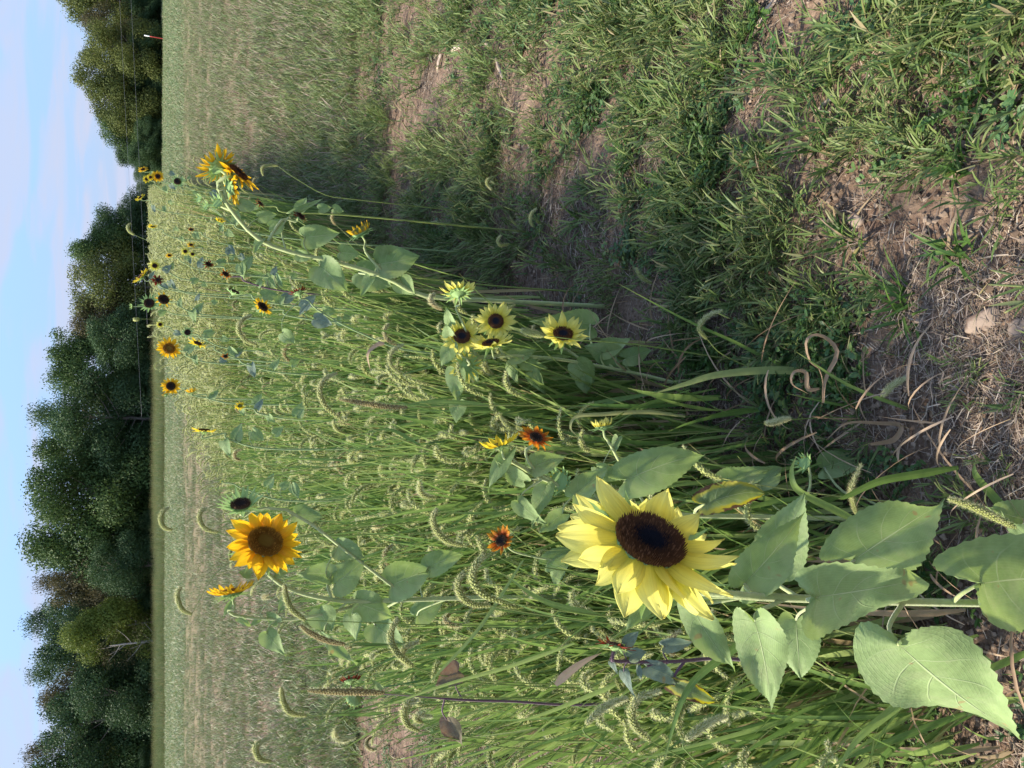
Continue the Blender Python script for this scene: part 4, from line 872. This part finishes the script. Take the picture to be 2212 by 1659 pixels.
# cluster
plant('bushy sunflower carrying a cluster of pale yellow flowers with dark centres', 1.85,
  [(1040, 770), (1100, 768), (1200, 775), (1290, 790), (1380, 808), (1470, 830)],
  [dict(at=(1060, 742), R=51, kind='pale', f=(.9, .2, .3), rd=.36, npet=22, elev=.15, disc='dark', frm=[(1075, 770), (1110, 772)], dy=-.06),
   dict(at=(998, 727), R=49, kind='pale', f=(.55, .0, .83), rd=.38, npet=20, elev=.05, disc='dark', frm=[(985, 755), (1010, 775), (1060, 772)]),
   dict(at=(1071, 694), R=48, kind='pale', f=(.35, -.05, .93), rd=.36, npet=20, elev=.0, disc='dark', frm=[(1075, 740), (1090, 770)]),
   dict(at=(990, 632), R=44, kind='pale', f=(.75, .1, -.45), rd=.42, npet=18, elev=.35, disc='dark', frm=[(985, 665), (1000, 700), (1030, 770)]),
   dict(at=(1008, 792), R=42, kind='pale', f=(-.2, .2, -.8), rd=.38, npet=18, elev=-.1, disc='dark', frm=[(1010, 775), (1040, 772)]),
   dict(at=(1216, 722), R=58, kind='pale', f=(.72, -.1, .62), rd=.37, npet=22, elev=.22, disc='dark', frm=[(1225, 755), (1260, 780)], dy=-.1)],
  [((985, 800), (988, 868), 52, 'g', dict(u=.2)), ((990, 868), (985, 915), 40, 'g', dict(u=.2)), ((1105, 790), (1115, 830), 32, 'g', {}), ((1150, 805), (1178, 850), 40, 'g', {}),
   ((1245, 785), (1288, 830), 62, 'g', {}), ((1262, 815), (1270, 850), 45, 'g', {}), ((1275, 700), (1150, 680), 70, 'g', dict(u=.8, dy=.1)), ((975, 745), (958, 795), 40, 'g', {}), ((975, 700), (960, 665), 30, 'g', {}),
   ((970, 725), (962, 700), 32, 'g', {}), ((1130, 780), (1180, 800), 34, 'g', {}), ((1300, 760), (1360, 725), 50, 'g', {}), ((1350, 775), (1410, 760), 45, 'y', {}), ((1330, 770), (1260, 750), 60, 'y', {}), ((1100, 775), (1160, 760), 40, 'g', {}), ((1020, 800), (1030, 830), 30, 'g', {})],
  r=.0058, rtop=.6, hairy=True)
# tall leaning one at the right
plant('tall leaning sunflower with a bunch of golden drooping heads, right edge of the row', 2.35,
  [(470, 400), (500, 455), (560, 518), (640, 548), (720, 565), (830, 598), (920, 640), (1080, 650), (1270, 660)],
  [dict(at=(470, 360), R=50, kind='gold', f=(.55, .55, -.6), rd=.42, npet=22, elev=.2, disc='dark', wd=.34, nb=18),
   dict(at=(514, 374), R=52, kind='gold', f=(.7, -.55, .2), rd=.42, npet=22, elev=.0, disc='dark', wd=.34, curl=-.3, frm=[(478, 385), (480, 410)], nb=18),
   dict(at=(498, 404), R=42, kind='gold', f=(.2, -.7, -.3), rd=.42, npet=18, elev=.0, disc='dark', curl=-.3, frm=[(480, 400), (490, 430)]),
   dict(at=(470, 440), R=18, kind='yel', f=(.3, .5, .6), state='bud', rd=.6, npet=6, nb=14, blen=1.0, frm=[(500, 455)]),
   dict(at=(778, 500), R=32, kind='gold', f=(.8, .4, .2), rd=.6, npet=14, elev=.9, disc='green', state='open', nb=18, blen=.6, frm=[(790, 545), (830, 590)]),
   dict(at=(648, 467), R=22, kind='wine', f=(.6, -.5, .3), state='withered', rd=.5, npet=12, disc='black', frm=[(610, 475), (580, 520)])],
  [((712, 520), (655, 505), 0, 'g', {}) if False else ((658, 512), (735, 508), 60, 'g', dict(u=.1)), ((690, 575), (755, 625), 78, 'y', dict(u=.1)), ((590, 500), (615, 480), 30, 'g', {}), ((565, 515), (545, 545), 26, 'g', {}),
   ((560, 470), (600, 462), 30, 'g', {}), ((820, 570), (908, 560), 80, 'y', dict(u=.3)), ((865, 605), (895, 640), 50, 'g', {}), ((800, 600), (782, 640), 30, 'g', {}), ((775, 590), (850, 612), 70, 'y', dict(dy=.1)),
   ((815, 545), (850, 540), 30, 'g', {}), ((640, 550), (680, 560), 30, 'g', {}), ((735, 545), (780, 550), 40, 'g', {}), ((630, 460), (700, 430), 16, 'y', dict(u=0)), ((520, 440), (560, 455), 30, 'y', {})],
  r=.0085, rtop=.5, hairy=True)
plant('bare straw coloured sunflower stalk lying along the leaning one', 2.5, [(905, 600), (1050, 616), (1210, 628), (1300, 636)],
  [dict(at=(880, 596), R=10, kind='wine', f=(.5, .5, .5), state='withered', rd=.5, npet=4, disc='black')], [], r=.0035, stemm=M_culm)
# left golden pair
plant('golden sunflower with a wide yellow brown centre, left side of the row', 1.72,
  [(585, 1245), (640, 1278), (740, 1298), (880, 1296), (1100, 1290), (1420, 1290)],
  [dict(at=(572, 1172), R=86, kind='gold', f=(.55, -.25, .80), rd=.42, npet=26, elev=-.02, disc='brown', hi=True, wd=.48, nb=18, curl=-.3),
   dict(at=(501, 1280), R=52, kind='gold', f=(.93, .12, .1), rd=.44, npet=32, elev=.35, disc='brown', wd=.32, frm=[(490, 1318), (520, 1332), (640, 1338), (760, 1310)], nb=18),
   dict(at=(520, 1090), R=46, kind='wine', f=(.75, .1, .5), rd=.45, npet=0, state='spent', disc='black', nb=22, blen=.85, frm=[(560, 1098), (640, 1110), (760, 1200), (880, 1290)])],
  [((715, 1240), (640, 1235), 50, 'g', {}), ((722, 1262), (795, 1212), 75, 'g', dict(u=.2)), ((845, 1265), (935, 1225), 95, 'g', dict(u=.2)), ((925, 1225), (1000, 1190), 60, 'g', dict(u=.2)), ((770, 1302), (850, 1330), 80, 'g', dict(u=.2)), ((690, 1318), (720, 1365), 65, 'g', {}),
   ((760, 1330), (770, 1385), 45, 'g', {}), ((577, 1368), (616, 1418), 44, 'g', dict(p=(600, 1336))), ((600, 1345), (575, 1320), 30, 'g', {}), ((620, 1290), (605, 1325), 28, 'g', {}), ((540, 1240), (515, 1235), 24, 'g', {}), ((595, 1240), (625, 1232), 26, 'g', {}),
   ((730, 1180), (790, 1200), 60, 'y', {}), ((640, 1110), (700, 1115), 45, 'y', dict(dy=.1)), ((810, 1350), (880, 1400), 70, 'y', dict(dy=.15)), ((900, 1330), (960, 1300), 60, 'y', dict(dy=.1)), ((515, 1335), (545, 1350), 18, 'g', {}), ((500, 1300), (480, 1335), 14, 'g', {}),
   ((560, 1338), (540, 1352), 16, 'g', {}), ((700, 1375), (765, 1440), 26, 'y', {})],
  r=.0062, rtop=.6, hairy=True)
# wine red ones
plant('dark red sunflower on a purple stem seen from the back, over the left soil', 1.4,
  [(790, 1498), (860, 1500), (1000, 1512), (1100, 1515), (1300, 1520)],
  [dict(at=(757, 1470), R=27, kind='wine', f=(.9, .1, -.2), rd=.5, npet=14, elev=.35, disc='black', curl=.2, frm=[(775, 1485), (790, 1498)]),
   dict(at=(765, 1508), R=26, kind='wine', f=(-.3, .2, -.8), rd=.66, npet=0, disc='green', state='spent', nb=16, blen=.45, frm=[(790, 1505), (800, 1500)])],
  [((965, 1555), (1000, 1610), 45, 'p', dict(p=(960, 1512))), ((990, 1450), (940, 1480), 60, 'p', {}), ((825, 1490), (800, 1470), 20, 'g', {})], r=.0032, stemm=M_stemp)
plant('thin dark red sunflower in profile on a hairy purple stem with silvery leaves', 1.05,
  [(1330, 1428), (1400, 1430), (1470, 1428), (1560, 1422), (1700, 1430)],
  [dict(at=(1328, 1394), R=46, kind='wine', f=(.97, -.2, .02), rd=.4, npet=14, elev=.0, disc='black', wd=.2, curl=.1)],
  [((1352, 1390), (1382, 1365), 30, 's', {}), ((1360, 1420), (1395, 1402), 34, 's', {}), ((1435, 1395), (1495, 1390), 36, 's', {}), ((1398, 1440), (1475, 1470), 48, 's', dict(u=.2)), ((1348, 1452), (1366, 1505), 26, 's', {}), ((1320, 1430), (1335, 1455), 16, 's', {}), ((1455, 1480), (1552, 1515), 46, 'd', dict(u=.2)), ((1380, 1440), (1385, 1470), 16, 's', {})],
  r=.0038, stemm=M_stemp, hairy=True)
plant('maroon sunflower facing away on a thin grey stem, upper middle of the row', 2.3, [(665, 648), (690, 672), (780, 720), (900, 760), (1150, 770)],
  [dict(at=(645, 632), R=22, kind='wine', f=(.8, .3, -.3), rd=.5, npet=16, elev=.3, disc='black', curl=.2)],
  [((660, 660), (648, 682), 16, 's', {}), ((680, 690), (720, 700), 36, 's', {}), ((610, 720), (640, 740), 36, 'g', {})], r=.0035, stemm=M_stemg)
GR = 'distant sunflowers along the row'
def small(label, at, R_px, kind, y, f=None, disc='dark', leaves=3, state='open', rd=.4, elev=0., extra=None, npet=16, stemm=M_stem, tall=None):
    px, py = at; M_s = stemm if stemm is not M_stem else M_stemg; st = [(px+R_px*1.0+18*3/y, py+6), (px+160/y, py+12+20/y), (px+520/y, py+30+40/y*rnd.uniform(-.5, 1))]
    if state == 'spent': R_px *= 1.35; rd = .5
    hs = [dict(at=at, R=R_px, kind=kind, f=f, disc=disc, rd=rd, elev=elev, npet=npet, state=state, nb=16 if state == 'spent' else 12, blen=.75 if state == 'spent' else .55)]
    for e in (extra or []):
        h = dict(e); h.setdefault('frm', [(st[0][0], st[0][1])]); hs.append(h)
    lv = []
    for k in range(leaves):
        q = rnd.random(); bx = px+(60+q*260)*1.0/y*1.6; by = py+14+rnd.uniform(-14, 14); a = rnd.uniform(-1.3, 1.3); ln = rnd.uniform(70, 130)/y
        lv.append(((bx, by), (bx+ln*math.cos(a)*.8, by+ln*math.sin(a)), ln*.75, rnd.choice('ggys'), {}))
    plant(label, y, st, hs, lv, r=.0038, group=GR, stemm=M_s)
small('black centred sunflower with orange petals in profile, above the maroon one', (567, 663), 24, 'gold', 2.8, (.55, -.5, .5), 'black', 4, rd=.5, elev=.1)
small('withered rust sunflower, upper of two beside each other in the row', (450, 571), 17, 'wine', 3.4, (.5, -.3, .5), 'black', 4, 'withered')
small('withered rust sunflower, lower of two beside each other in the row', (487, 592), 17, 'rust', 3.3, (.5, -.3, .5), 'black', 4, 'withered', stemm=M_stemp)
small('orange sunflower with a foxtail across its brown face, standing above the row', (365, 753), 27, 'gold', 3.9, (.4, -.1, .9), 'brown', 3, rd=.45, npet=22)
small('orange sunflower with a round black centre seen full face against the far field', (369, 834), 21, 'gold', 4.0, (.3, 0, .95), 'black', 2, rd=.45, npet=22, extra=[dict(at=(358, 852), R=11, kind='gold', f=(.6, .3, -.3), rd=.4, npet=12, elev=.1)])
small('yellow sunflower facing right just below the orange ones', (427, 742), 21, 'yel', 3.6, (.8, -.3, .3), 'dark', 3)
small('yellow sunflower seen in profile above the left foxtails', (441, 930), 27, 'yel', 2.9, (.97, -.1, .1), 'dark', 4, npet=20)
small('half folded orange flower below the black centred one', (414, 846), 15, 'gold', 3.6, (.8, .2, .2), 'dark', 2, elev=.6)
small('tiny bright yellow flower deep in the foxtails', (518, 877), 12, 'yel', 3.2, (.5, .1, .8), 'green', 3)
small('green seed head with a dark face at the top of the row', (322, 655), 16, 'wine', 4.4, (.3, .1, .9), 'black', 4, 'spent', rd=.75, npet=0, extra=[dict(at=(284, 662), R=8, kind='yel', f=(0, 1, .2), state='bud', rd=.6, npet=4, nb=10, blen=1.)])
small('dark faced sunflower with a few orange petals left', (353, 647), 19, 'gold', 4.3, (.4, -.2, .85), 'black', 3, rd=.6, npet=9, elev=-.1)
small('yellow sunflower leaning in profile against the trees', (305, 597), 24, 'yel', 4.6, (.6, .7, .1), 'dark', 3, elev=.1, npet=20)
small('dark red sunflower touching the yellow profile one', (341, 605), 18, 'wine', 4.5, (.5, .1, .8), 'dark', 3, 'withered', rd=.35, npet=18)
small('small pale sunflower beside a foxtail curl near the row top', (334, 574), 15, 'pale', 4.7, (.3, .1, .9), 'dark', 3, rd=.35)
small('small yellow sunflower with dark eye at the left edge of the row top', (346, 701), 10, 'pale', 4.6, (.3, .1, .9), 'dark', 3, rd=.4)
small('black seed head poking from the foxtails', (405, 718), 10, 'wine', 4.2, (.3, .2, .9), 'black', 2, 'spent', rd=.8, npet=0)
small('pair of small lemon flowers with black eyes in the far row', (400, 543), 11, 'pale', 4.8, (.3, .1, .9), 'dark', 3, rd=.36, extra=[dict(at=(416, 549), R=9, kind='pale', f=(.3, .1, .9), rd=.4, npet=14)])
small('orange ragged flower above the lemon pair', (413, 529), 12, 'gold', 4.8, (.6, .1, .5), 'dark', 2, 'withered', rd=.3)
small('orange speck of a flower beside the lemon pair', (366, 552), 9, 'gold', 5.2, (.6, .1, .5), 'dark', 2)
small('rust coloured flower between foxtails below the pale pair', (413, 496), 10, 'rust', 5.0, (.6, .1, .5), 'black', 2, 'withered')
small('half open yellow flower beside the green buds', (476, 478), 13, 'yel', 3.6, (.8, -.2, .3), 'green', 3, elev=.6, extra=[dict(at=(445, 446), R=13, kind='yel', f=(.2, .6, .5), state='bud', rd=.6, npet=5, nb=12, blen=1.0), dict(at=(430, 430), R=12, kind='yel', f=(.2, .6, .5), state='bud', rd=.6, npet=5, nb=12, blen=1.0)])
small('dark brown dried flower hanging below the golden bunch', (562, 440), 15, 'wine', 3.0, (.6, -.5, .3), 'black', 3, 'withered', stemm=M_culm)
small('brown seed head with pale hairs near the far bright flowers', (383, 392), 11, 'wine', 6.0, (.3, .2, .8), 'black', 2, 'spent', rd=.75, npet=0)
small('bright yellow sunflower at the far tip of the row, facing the viewer', (341, 381), 14, 'gold', 6.6, (.2, 0, .97), 'dark', 4, rd=.38, npet=20, extra=[dict(at=(325, 383), R=9, kind='yel', f=(.3, .2, .9), rd=.36, npet=14)])
small('small yellow flower left of the bright tip flower', (317, 387), 10, 'yel', 7.0, (.3, .1, .9), 'dark', 3, rd=.4)
small('golden flower topping the far tip of the row', (309, 366), 12, 'gold', 7.2, (.6, .3, .4), 'dark', 3, rd=.36)
small('pale yellow flower rising above the foxtails against the sky', (303, 427), 13, 'yel', 6.2, (.6, .5, .2), 'dark', 3, rd=.36)
small('yellow flower half hidden by foxtails under the trees', (330, 490), 12, 'yel', 5.6, (.7, .1, .3), 'green', 3, elev=.3)
small('drooping black seed head with thin bracts in the middle of the row', (505, 630), 17, 'wine', 2.9, (.7, -.3, .1), 'black', 3, 'spent', rd=.6, npet=0)
small('rust seed head low in the left foxtails', (487, 770), 11, 'rust', 3.3, (.5, .1, .6), 'black', 3, 'withered')
small('half open yellow flower with a bud in the upper foxtails', (480, 1040+0), 8, 'yel', 3.0, (.5, .4, .5), 'green', 3, 'bud')

# ------------------------------------------------------------------ separate grass tufts on the open ground
TG = 'broad leaved grass tufts on the open ground'
tufts = [((1720, 150), .16, 'bright broad bladed grass tuft, the largest, beside pale bare soil'), ((1770, 300), .15, 'green tuft just below the largest one'), ((1640, 320), .11, 'tuft on the near side of the pale soil patch'),
         ((1420, 250), .11, 'lone tuft in the middle of the short grass'), ((2050, 60), .10, 'tuft at the far right frame edge'), ((2120, 180), .11, 'loose tuft over the straw at the right edge'), ((1950, 130), .09, 'small tuft between two stony patches'),
         ((1400, 420), .11, 'tuft near the shade of the row'), ((1560, 160), .10, 'yellowish tuft above pale soil'), ((1830, 520), .09, 'sparse tuft beside the round stone'), ((1950, 660), .12, 'upright tuft by the two large stones'),
         ((2060, 540), .10, 'thin tuft over leaf litter'), ((1330, 130), .10, 'tuft with tan stems at the upper edge'), ((1180, 300), .11, 'tuft with seed spikes at mid field'), ((2080, 360), .10, 'tuft with tan base amid the straw'), ((1250, 480), .12, 'dark tuft in the row shade')]
for (px, py), s, lb in tufts:
    g = G(px, py); r = empty('grass_tuft', (g.x, g.y, Hh(g.x, g.y)), lb, 'grass tuft', TG)
    for i in range(int(26)):
        mb = MB(); az = rnd.random()*6.283; A = arc((rnd.gauss(0, .018), rnd.gauss(0, .018), -.01), az, s*rnd.uniform(.7, 1.25), rnd.uniform(.15, 1.0), rnd.uniform(.2, 1.2), 8)
        ribbon(mb, A, blade_w(rnd.uniform(.006, .010)), Vector((0, 0, 1)), rnd.betavariate(2, 2)*.7 if rnd.random() > .1 else .93, 0, .3, 3, rnd.uniform(-.6, .6))
        link('blade', mb.mesh('blade', M_grass), r)

# ------------------------------------------------------------------ stones and stubble
def stone(px, py, s, lb, seed, flat=.55, elong=1.3):
    import bmesh
    bm = bmesh.new(); bmesh.ops.create_icosphere(bm, subdivisions=3, radius=1); rr = random.Random(seed)
    pl = [Vector((rr.gauss(0, 1), rr.gauss(0, 1), rr.gauss(0, 1))).normalized() for _ in range(9)]
    for v in bm.verts:
        d = v.co.copy()
        for q in pl:
            h = d.dot(q)-.72
            if h > 0: d -= q*h*.85
        d *= 1+.05*math.sin(d.x*7+seed)*math.sin(d.y*6); v.co = Vector((d.x*elong, d.y, d.z*flat))*s
    me = bpy.data.meshes.new('stone'); bm.to_mesh(me); bm.free(); me.materials.append(M_stone); me.polygons.foreach_set('use_smooth', np.ones(len(me.polygons), bool))
    g = G(px, py); o = link('stone', me); o.location = (g.x, g.y, Hh(g.x, g.y)+s*flat*.25); o.rotation_euler = (rr.uniform(-.2, .2), rr.uniform(-.2, .2), rr.random()*6); tag(o, lb, 'stone', 'stones on the soil')
stone(1850, 476, .021, 'round pale stone on the straw litter', 1, .6, 1.15)
stone(2118, 690, .025, 'long brownish stone with a chipped side, left of the pale one', 2, .42, 1.8)
stone(2200, 716, .025, 'pale cream stone at the right frame edge', 3, .45, 1.4)
stone(2172, 735, .010, 'thumb sized pebble between the two large stones', 4)
stone(2040, 675, .010, 'small tan pebble above the long stone', 5)
stone(1560, 540+0, .010, 'small pebble in the dark weeds', 6)
stone(1400, 630, .011, 'flat pebble on the cracked soil below the cluster', 8, .4)
stone(1795, 780, .011, 'pebble inside the dry leaf loop', 9)
def stub(px, py, L_, r, az, lb):
    mb = MB(); h = Vector((math.cos(az), math.sin(az), .06))*L_*.5; P = smooth_path([-h, Vector((0, 0, .004)), h], 9); tube(mb, P, lambda f: r*(1+.15*math.sin(f*14)), 8, .9); 
    for i in range(6):
        a = rnd.uniform(-1, 1); q = P[-1]; mb.add([q+Vector((0, 0, r*a*.7)), q+Vector((0, r*.3, r*a*.7+.001)), q+h.normalized()*rnd.uniform(.01, .03)], [(0, 1, 2)], None, 1)
    g = G(px, py); o = link('corn_stub', mb.mesh('corn_stub', M_straw)); o.location = (g.x, g.y, Hh(g.x, g.y)+r+.004); tag(o, lb, 'stalk', 'broken old stalks on the soil')
stub(1000, 108, .11, .011, 1.4, 'broken grey stalk among splinters in the upper field')
stub(960, 135, .08, .009, 2.6, 'whitish stalk piece beside the broken grey one')
stub(1090, 150, .13, .010, .5, 'long pale stalk lying aslant in the grass')
stub(1060, 95, .09, .010, .9, 'thick stalk stub at the top of the splinter pile')
stub(1120, 95, .10, .008, .4, 'thin stalk right of the splinter pile')
stub(1660, 20, .10, .008, 2.2, 'short grey stalk near the upper frame edge')
stub(1790, 225, .05, .006, 2.0, 'small wood chip beside the bright tuft')

# ------------------------------------------------------------------ trees
def crown_variant(seed, nl, lobes, open_=0., low=.06, wide=1.0):
    """crown in a unit box: height 1, half width .5*wide"""
    rs = np.random.default_rng(seed); Cn = []
    for i in range(lobes):
        z = low+(.92-low)*((i+.5)/lobes)+rs.normal(0, .05); prof = math.sin(math.pi*min(1, (.25+.72*z)))**.6
        a = rs.random()*6.283; r_ = .32*wide*prof*math.sqrt(rs.random()); rad = rs.uniform(.09, .19)*(.7+.4*prof)
        Cn.append((r_*math.cos(a), r_*math.sin(a), min(z, .96-rad*.6), rad))
    Cn = np.array(Cn); vol = Cn[:, 3]**2; k = rs.choice(len(Cn), nl, p=vol/vol.sum())
    d = rs.normal(size=(nl, 3)); d /= np.linalg.norm(d, axis=1)[:, None]
    rr = Cn[k, 3]*(1.06-.62*rs.random(nl)**1.2+open_*rs.normal(0, .12, nl)); ce = Cn[k, :3]+d*rr[:, None]*np.array([1.1, 1.1, .85])
    # twig clusters on the outside
    ce += rs.normal(0, .016, (nl, 3))
    sz = rs.uniform(.008, .0145, nl)*(1-.2*open_)
    nrm = d+rs.normal(0, .55, (nl, 3)); nrm /= np.linalg.norm(nrm, axis=1)[:, None]
    a = np.cross(nrm, rs.normal(size=(nl, 3))); a /= np.linalg.norm(a, axis=1)[:, None]; b = np.cross(nrm, a)
    V = np.stack([ce-a*sz[:, None], ce+b*sz[:, None]*.6, ce+a*sz[:, None], ce-b*sz[:, None]*.6], 1).reshape(-1, 3); V[:, 2] = np.maximum(V[:, 2], .0)
    me = bpy.data.meshes.new('crown'); me.vertices.add(len(V)); me.vertices.foreach_set('co', V.astype(np.float32).ravel())
    me.loops.add(4*nl); me.loops.foreach_set('vertex_index', np.arange(4*nl, dtype=np.int32)); me.polygons.add(nl)
    me.polygons.foreach_set('loop_start', np.arange(0, 4*nl, 4, dtype=np.int32)); me.polygons.foreach_set('loop_total', np.full(nl, 4, np.int32)); me.update()
    at = me.attributes.new('var', 'FLOAT', 'POINT'); at.data.foreach_set('value', np.repeat(np.clip(rs.normal(.45, .13, nl)+.35*(rs.random(len(Cn))[k]-.5), 0, 1), 4).astype(np.float32))
    me.materials.append(M_crown['green']); return me, Cn
def trunk_mesh(Cn, seed, m):
    rr = random.Random(seed); mb = MB(); top = Vector((rr.uniform(-.04, .04), rr.uniform(-.04, .04), .78))
    P = smooth_path([Vector((0, 0, -.02)), Vector((rr.uniform(-.02, .02), rr.uniform(-.02, .02), .35)), top], 12); tube(mb, P, lambda f: .020*(1-f)**.7+.003, 7)
    for c in Cn[::2]:
        f = max(.15, min(.9, (c[2]-.12)/.8)); s0 = P[int(f*11)]; e = Vector(c[:3]); tube(mb, smooth_path([s0, s0.lerp(e, .5)+Vector((0, 0, -.02)), e], 6), lambda f: .006*(1-f)+.0012, 4)
    return mb.mesh('trunk', m)
CV = [crown_variant(101+i, 30000, 34+3*i % 9, wide=[1.2, 1.4, 1.15, 1.3, 1.5][i]) for i in range(5)]
CO = [crown_variant(201+i, 11000, 24, .9, .30, 1.0) for i in range(2)]
TV = [(c[0], trunk_mesh(c[1], i, M_bark)) for i, c in enumerate(CV)]; TO = [(c[0], trunk_mesh(c[1], 50+i, M_bark)) for i, c in enumerate(CO)]
TDEAD = [(c[0], trunk_mesh(c[1], 80+i, M_barkp)) for i, c in enumerate([crown_variant(301, 1500, 26, .9, .15, 1.1)])]
tgi = 0
def tree(label, py, topx, wpx, kind, y, var=None, sort='full', cat='tree'):
    global tgi; tgi += 1
    b = W(330, py, y); top = W(topx, py, y); H_ = top.z*1.03; wd = 1.2*wpx*pxm(topx, py, y)
    src = {'full': TV, 'open': TO, 'dead': TDEAD}[sort]; cm, tm = src[(var if var is not None else tgi) % len(src)]
    r = empty('tree', (b.x, y, 0), label, cat, 'trees at the field edge'); r.rotation_euler = (0, 0, tgi*2.1); r.scale = (wd, wd, H_)
    c = link('crown', cm, r); c.material_slots[0].link = 'OBJECT'; c.material_slots[0].material = M_crown[kind]
    link('trunk', tm, r)
T = [
 ('leftmost mid green tree of the wood, cut by the frame edge', 1645, 62, 170, 'green', 90, 'full'),
 ('thin crowned reddish tree rising above its neighbours, second from the left', 1582, 52, 110, 'brown', 96, 'open'),
 ('dark broad tree between the reddish and the straw coloured tops', 1535, 88, 170, 'dark', 88, 'full'),
 ('tree with a straw coloured top and dark skirts', 1470, 84, 110, 'brown', 93, 'full'),
 ('dark full tree in front of the straw coloured one', 1485, 150, 160, 'dark', 84, 'full'),
 ('feathery topped green tree left of the paler tree', 1420, 62, 100, 'green', 97, 'open'),
 ('dark green tree behind the paler front tree', 1370, 78, 130, 'dark', 94, 'full'),
 ('tall open crowned tree above the paler front tree', 1315, 52, 120, 'dark', 99, 'open'),
 ('full dark tree filling in under the open crowned one', 1310, 95, 150, 'dark', 92, 'full'),
 ('paler yellow green tree standing in front of the dark wood', 1345, 130, 130, 'yellow', 84, 'full'),
 ('bare grey twiggy tree at the foot of the wood', 1385, 205, 130, 'brown', 82, 'dead'),
 ('rust tinged tree with a sparse orange top', 1235, 78, 100, 'brown', 95, 'open'),
 ('dark purple brown tree right of the pale front tree', 1240, 110, 130, 'brown', 90, 'full'),
 ('small dark tree in the notch below the rust tinged one', 1220, 190, 120, 'dark', 84, 'full'),
 ('tallest tree of the wood, broad and mid green', 1145, 44, 190, 'green', 90, 'full'),
 ('broad green tree right of the tallest', 1050, 62, 180, 'green', 88, 'full'),
 ('deep green tree with hanging boughs in the middle of the left wood', 985, 76, 150, 'green', 91, 'full'),
 ('open topped tree with sky showing through its crown', 892, 66, 130, 'green', 97, 'open'),
 ('dark lower tree under the open topped one', 905, 110, 180, 'dark', 88, 'full'),
 ('green shouldered tree where the wood starts to step down', 828, 100, 130, 'green', 92, 'full'),
 ('dark tree with a small tuft on top, before the brown topped one', 752, 108, 140, 'green', 93, 'full'),
 ('pinkish brown topped tree on the right slope of the wood', 698, 155, 120, 'brown', 92, 'full'),
 ('dark low tree in front of the brown topped one', 735, 190, 150, 'dark', 85, 'full'),
 ('round olive tree at the right end of the left wood', 622, 148, 150, 'olive', 92, 'full'),
 ('green tree sloping away beside the round olive one', 552, 150, 120, 'green', 95, 'full'),
 ('darker tree in the right flank of the left wood', 505, 198, 110, 'dark', 96, 'full'),
 ('lowest tree of the left wood beside the gap of sky', 455, 252, 90, 'dark', 100, 'full'),
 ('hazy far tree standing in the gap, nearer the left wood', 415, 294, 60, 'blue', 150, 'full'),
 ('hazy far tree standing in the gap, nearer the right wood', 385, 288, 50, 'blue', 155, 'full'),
 ('low dark tree that starts the right wood', 330, 248, 80, 'dark', 96, 'full'),
 ('dark green tree second from the gap in the right wood', 285, 214, 100, 'green', 92, 'full'),
 ('olive green full tree in the right wood', 232, 184, 120, 'olive', 88, 'full'),
 ('highest tree of the right wood, olive with two tops', 172, 157, 120, 'olive', 90, 'full'),
 ('green tree right of the highest in the right wood', 118, 184, 110, 'olive', 86, 'full'),
 ('greyish brown tree in the right wood', 80, 174, 100, 'brown', 90, 'full'),
 ('tall green tree at the right frame edge', 18, 130, 130, 'olive', 92, 'full'),
 ('tree just beyond the right frame edge', -80, 150, 150, 'green', 92, 'full'),
 ('tree just beyond the left frame edge', 1760, 70, 170, 'dark', 90, 'full'),
]
for e in T: tree(*e[:6], None, e[6])
# back mass and undergrowth
for nm, lb, rng, yy_, hh, nn, m in (
   ('undergrowth', 'dark undergrowth along the foot of the wood', ((-80, 8), (22, 75)), (85, 93), (2.0, 4.0), 170, 'dark'),
   ('distant_wood', 'dense dark trees behind the front row of the wood', ((-85, 6), (24, 90)), (100, 112), (5.2, 8.0), 130, 'dark')):
    pr = []
    for c, _ in CV[:3]:
        q = c.copy(); q.materials[0] = M_crown[m]; pr.append(q)
    a = npr.random(nn); left = npr.random(nn) < .62
    x = np.where(left, rng[0][0]+a*(rng[0][1]-rng[0][0]), rng[1][0]+a*(rng[1][1]-rng[1][0])); y = npr.uniform(*yy_, nn); h = npr.uniform(*hh, nn)
    if nm == 'distant_wood':
        # lower towards the gap of sky
        h = np.where(x < 8, np.interp(x, [-60, -25, -5, 8], [10.5, 10.5, 7.6, 4.2]), np.interp(x, [24, 34, 50], [2.5, 5.5, 6.4]))*npr.uniform(.8, 1.0, nn)
    scatter(nm, lb, 'trees', pr, np.stack([x, y, x*0-.1], -1), rots(nn, 0), np.stack([h*.75+1, h*.75+1, h], -1))

# post and wires by the right wood
g = W(356, 84, 80); r = empty('marker_post', (g.x, 80, 0), 'thin red and white post at the foot of the right wood', 'post')
mb = MB(); tube(mb, [Vector((0, 0, -.1)), Vector((0, 0, 1.0)), Vector((0, 0, 1.3))], .05, 8); link('pole', mb.mesh('pole', simple('post_red', (.35, .05, .04))), r)
mb = MB(); tube(mb, [Vector((0, 0, 1.3)), Vector((0, 0, 1.75))], .055, 8); link('cap', mb.mesh('cap', simple('post_white', (.75, .75, .72))), r)
M_wire = simple('wire_grey', (.30, .30, .32), .5)
for a, b, lb in (((255, -60), (306, 900), 'upper of two thin overhead wires crossing before the trees'), ((280, -60), (318, 700), 'lower of two thin overhead wires crossing before the trees')):
    P = [W(a[0]+(b[0]-a[0])*q, a[1]+(b[1]-a[1])*q, 79) for q in (0, .5, 1)]; o0 = P[0].copy(); mb = MB(); tube(mb, smooth_path([p-o0 for p in P], 16), .009, 4)
    o = link('overhead_wire', mb.mesh('overhead_wire', M_wire)); o.location = o0; tag(o, lb, 'wire', 'overhead wires')
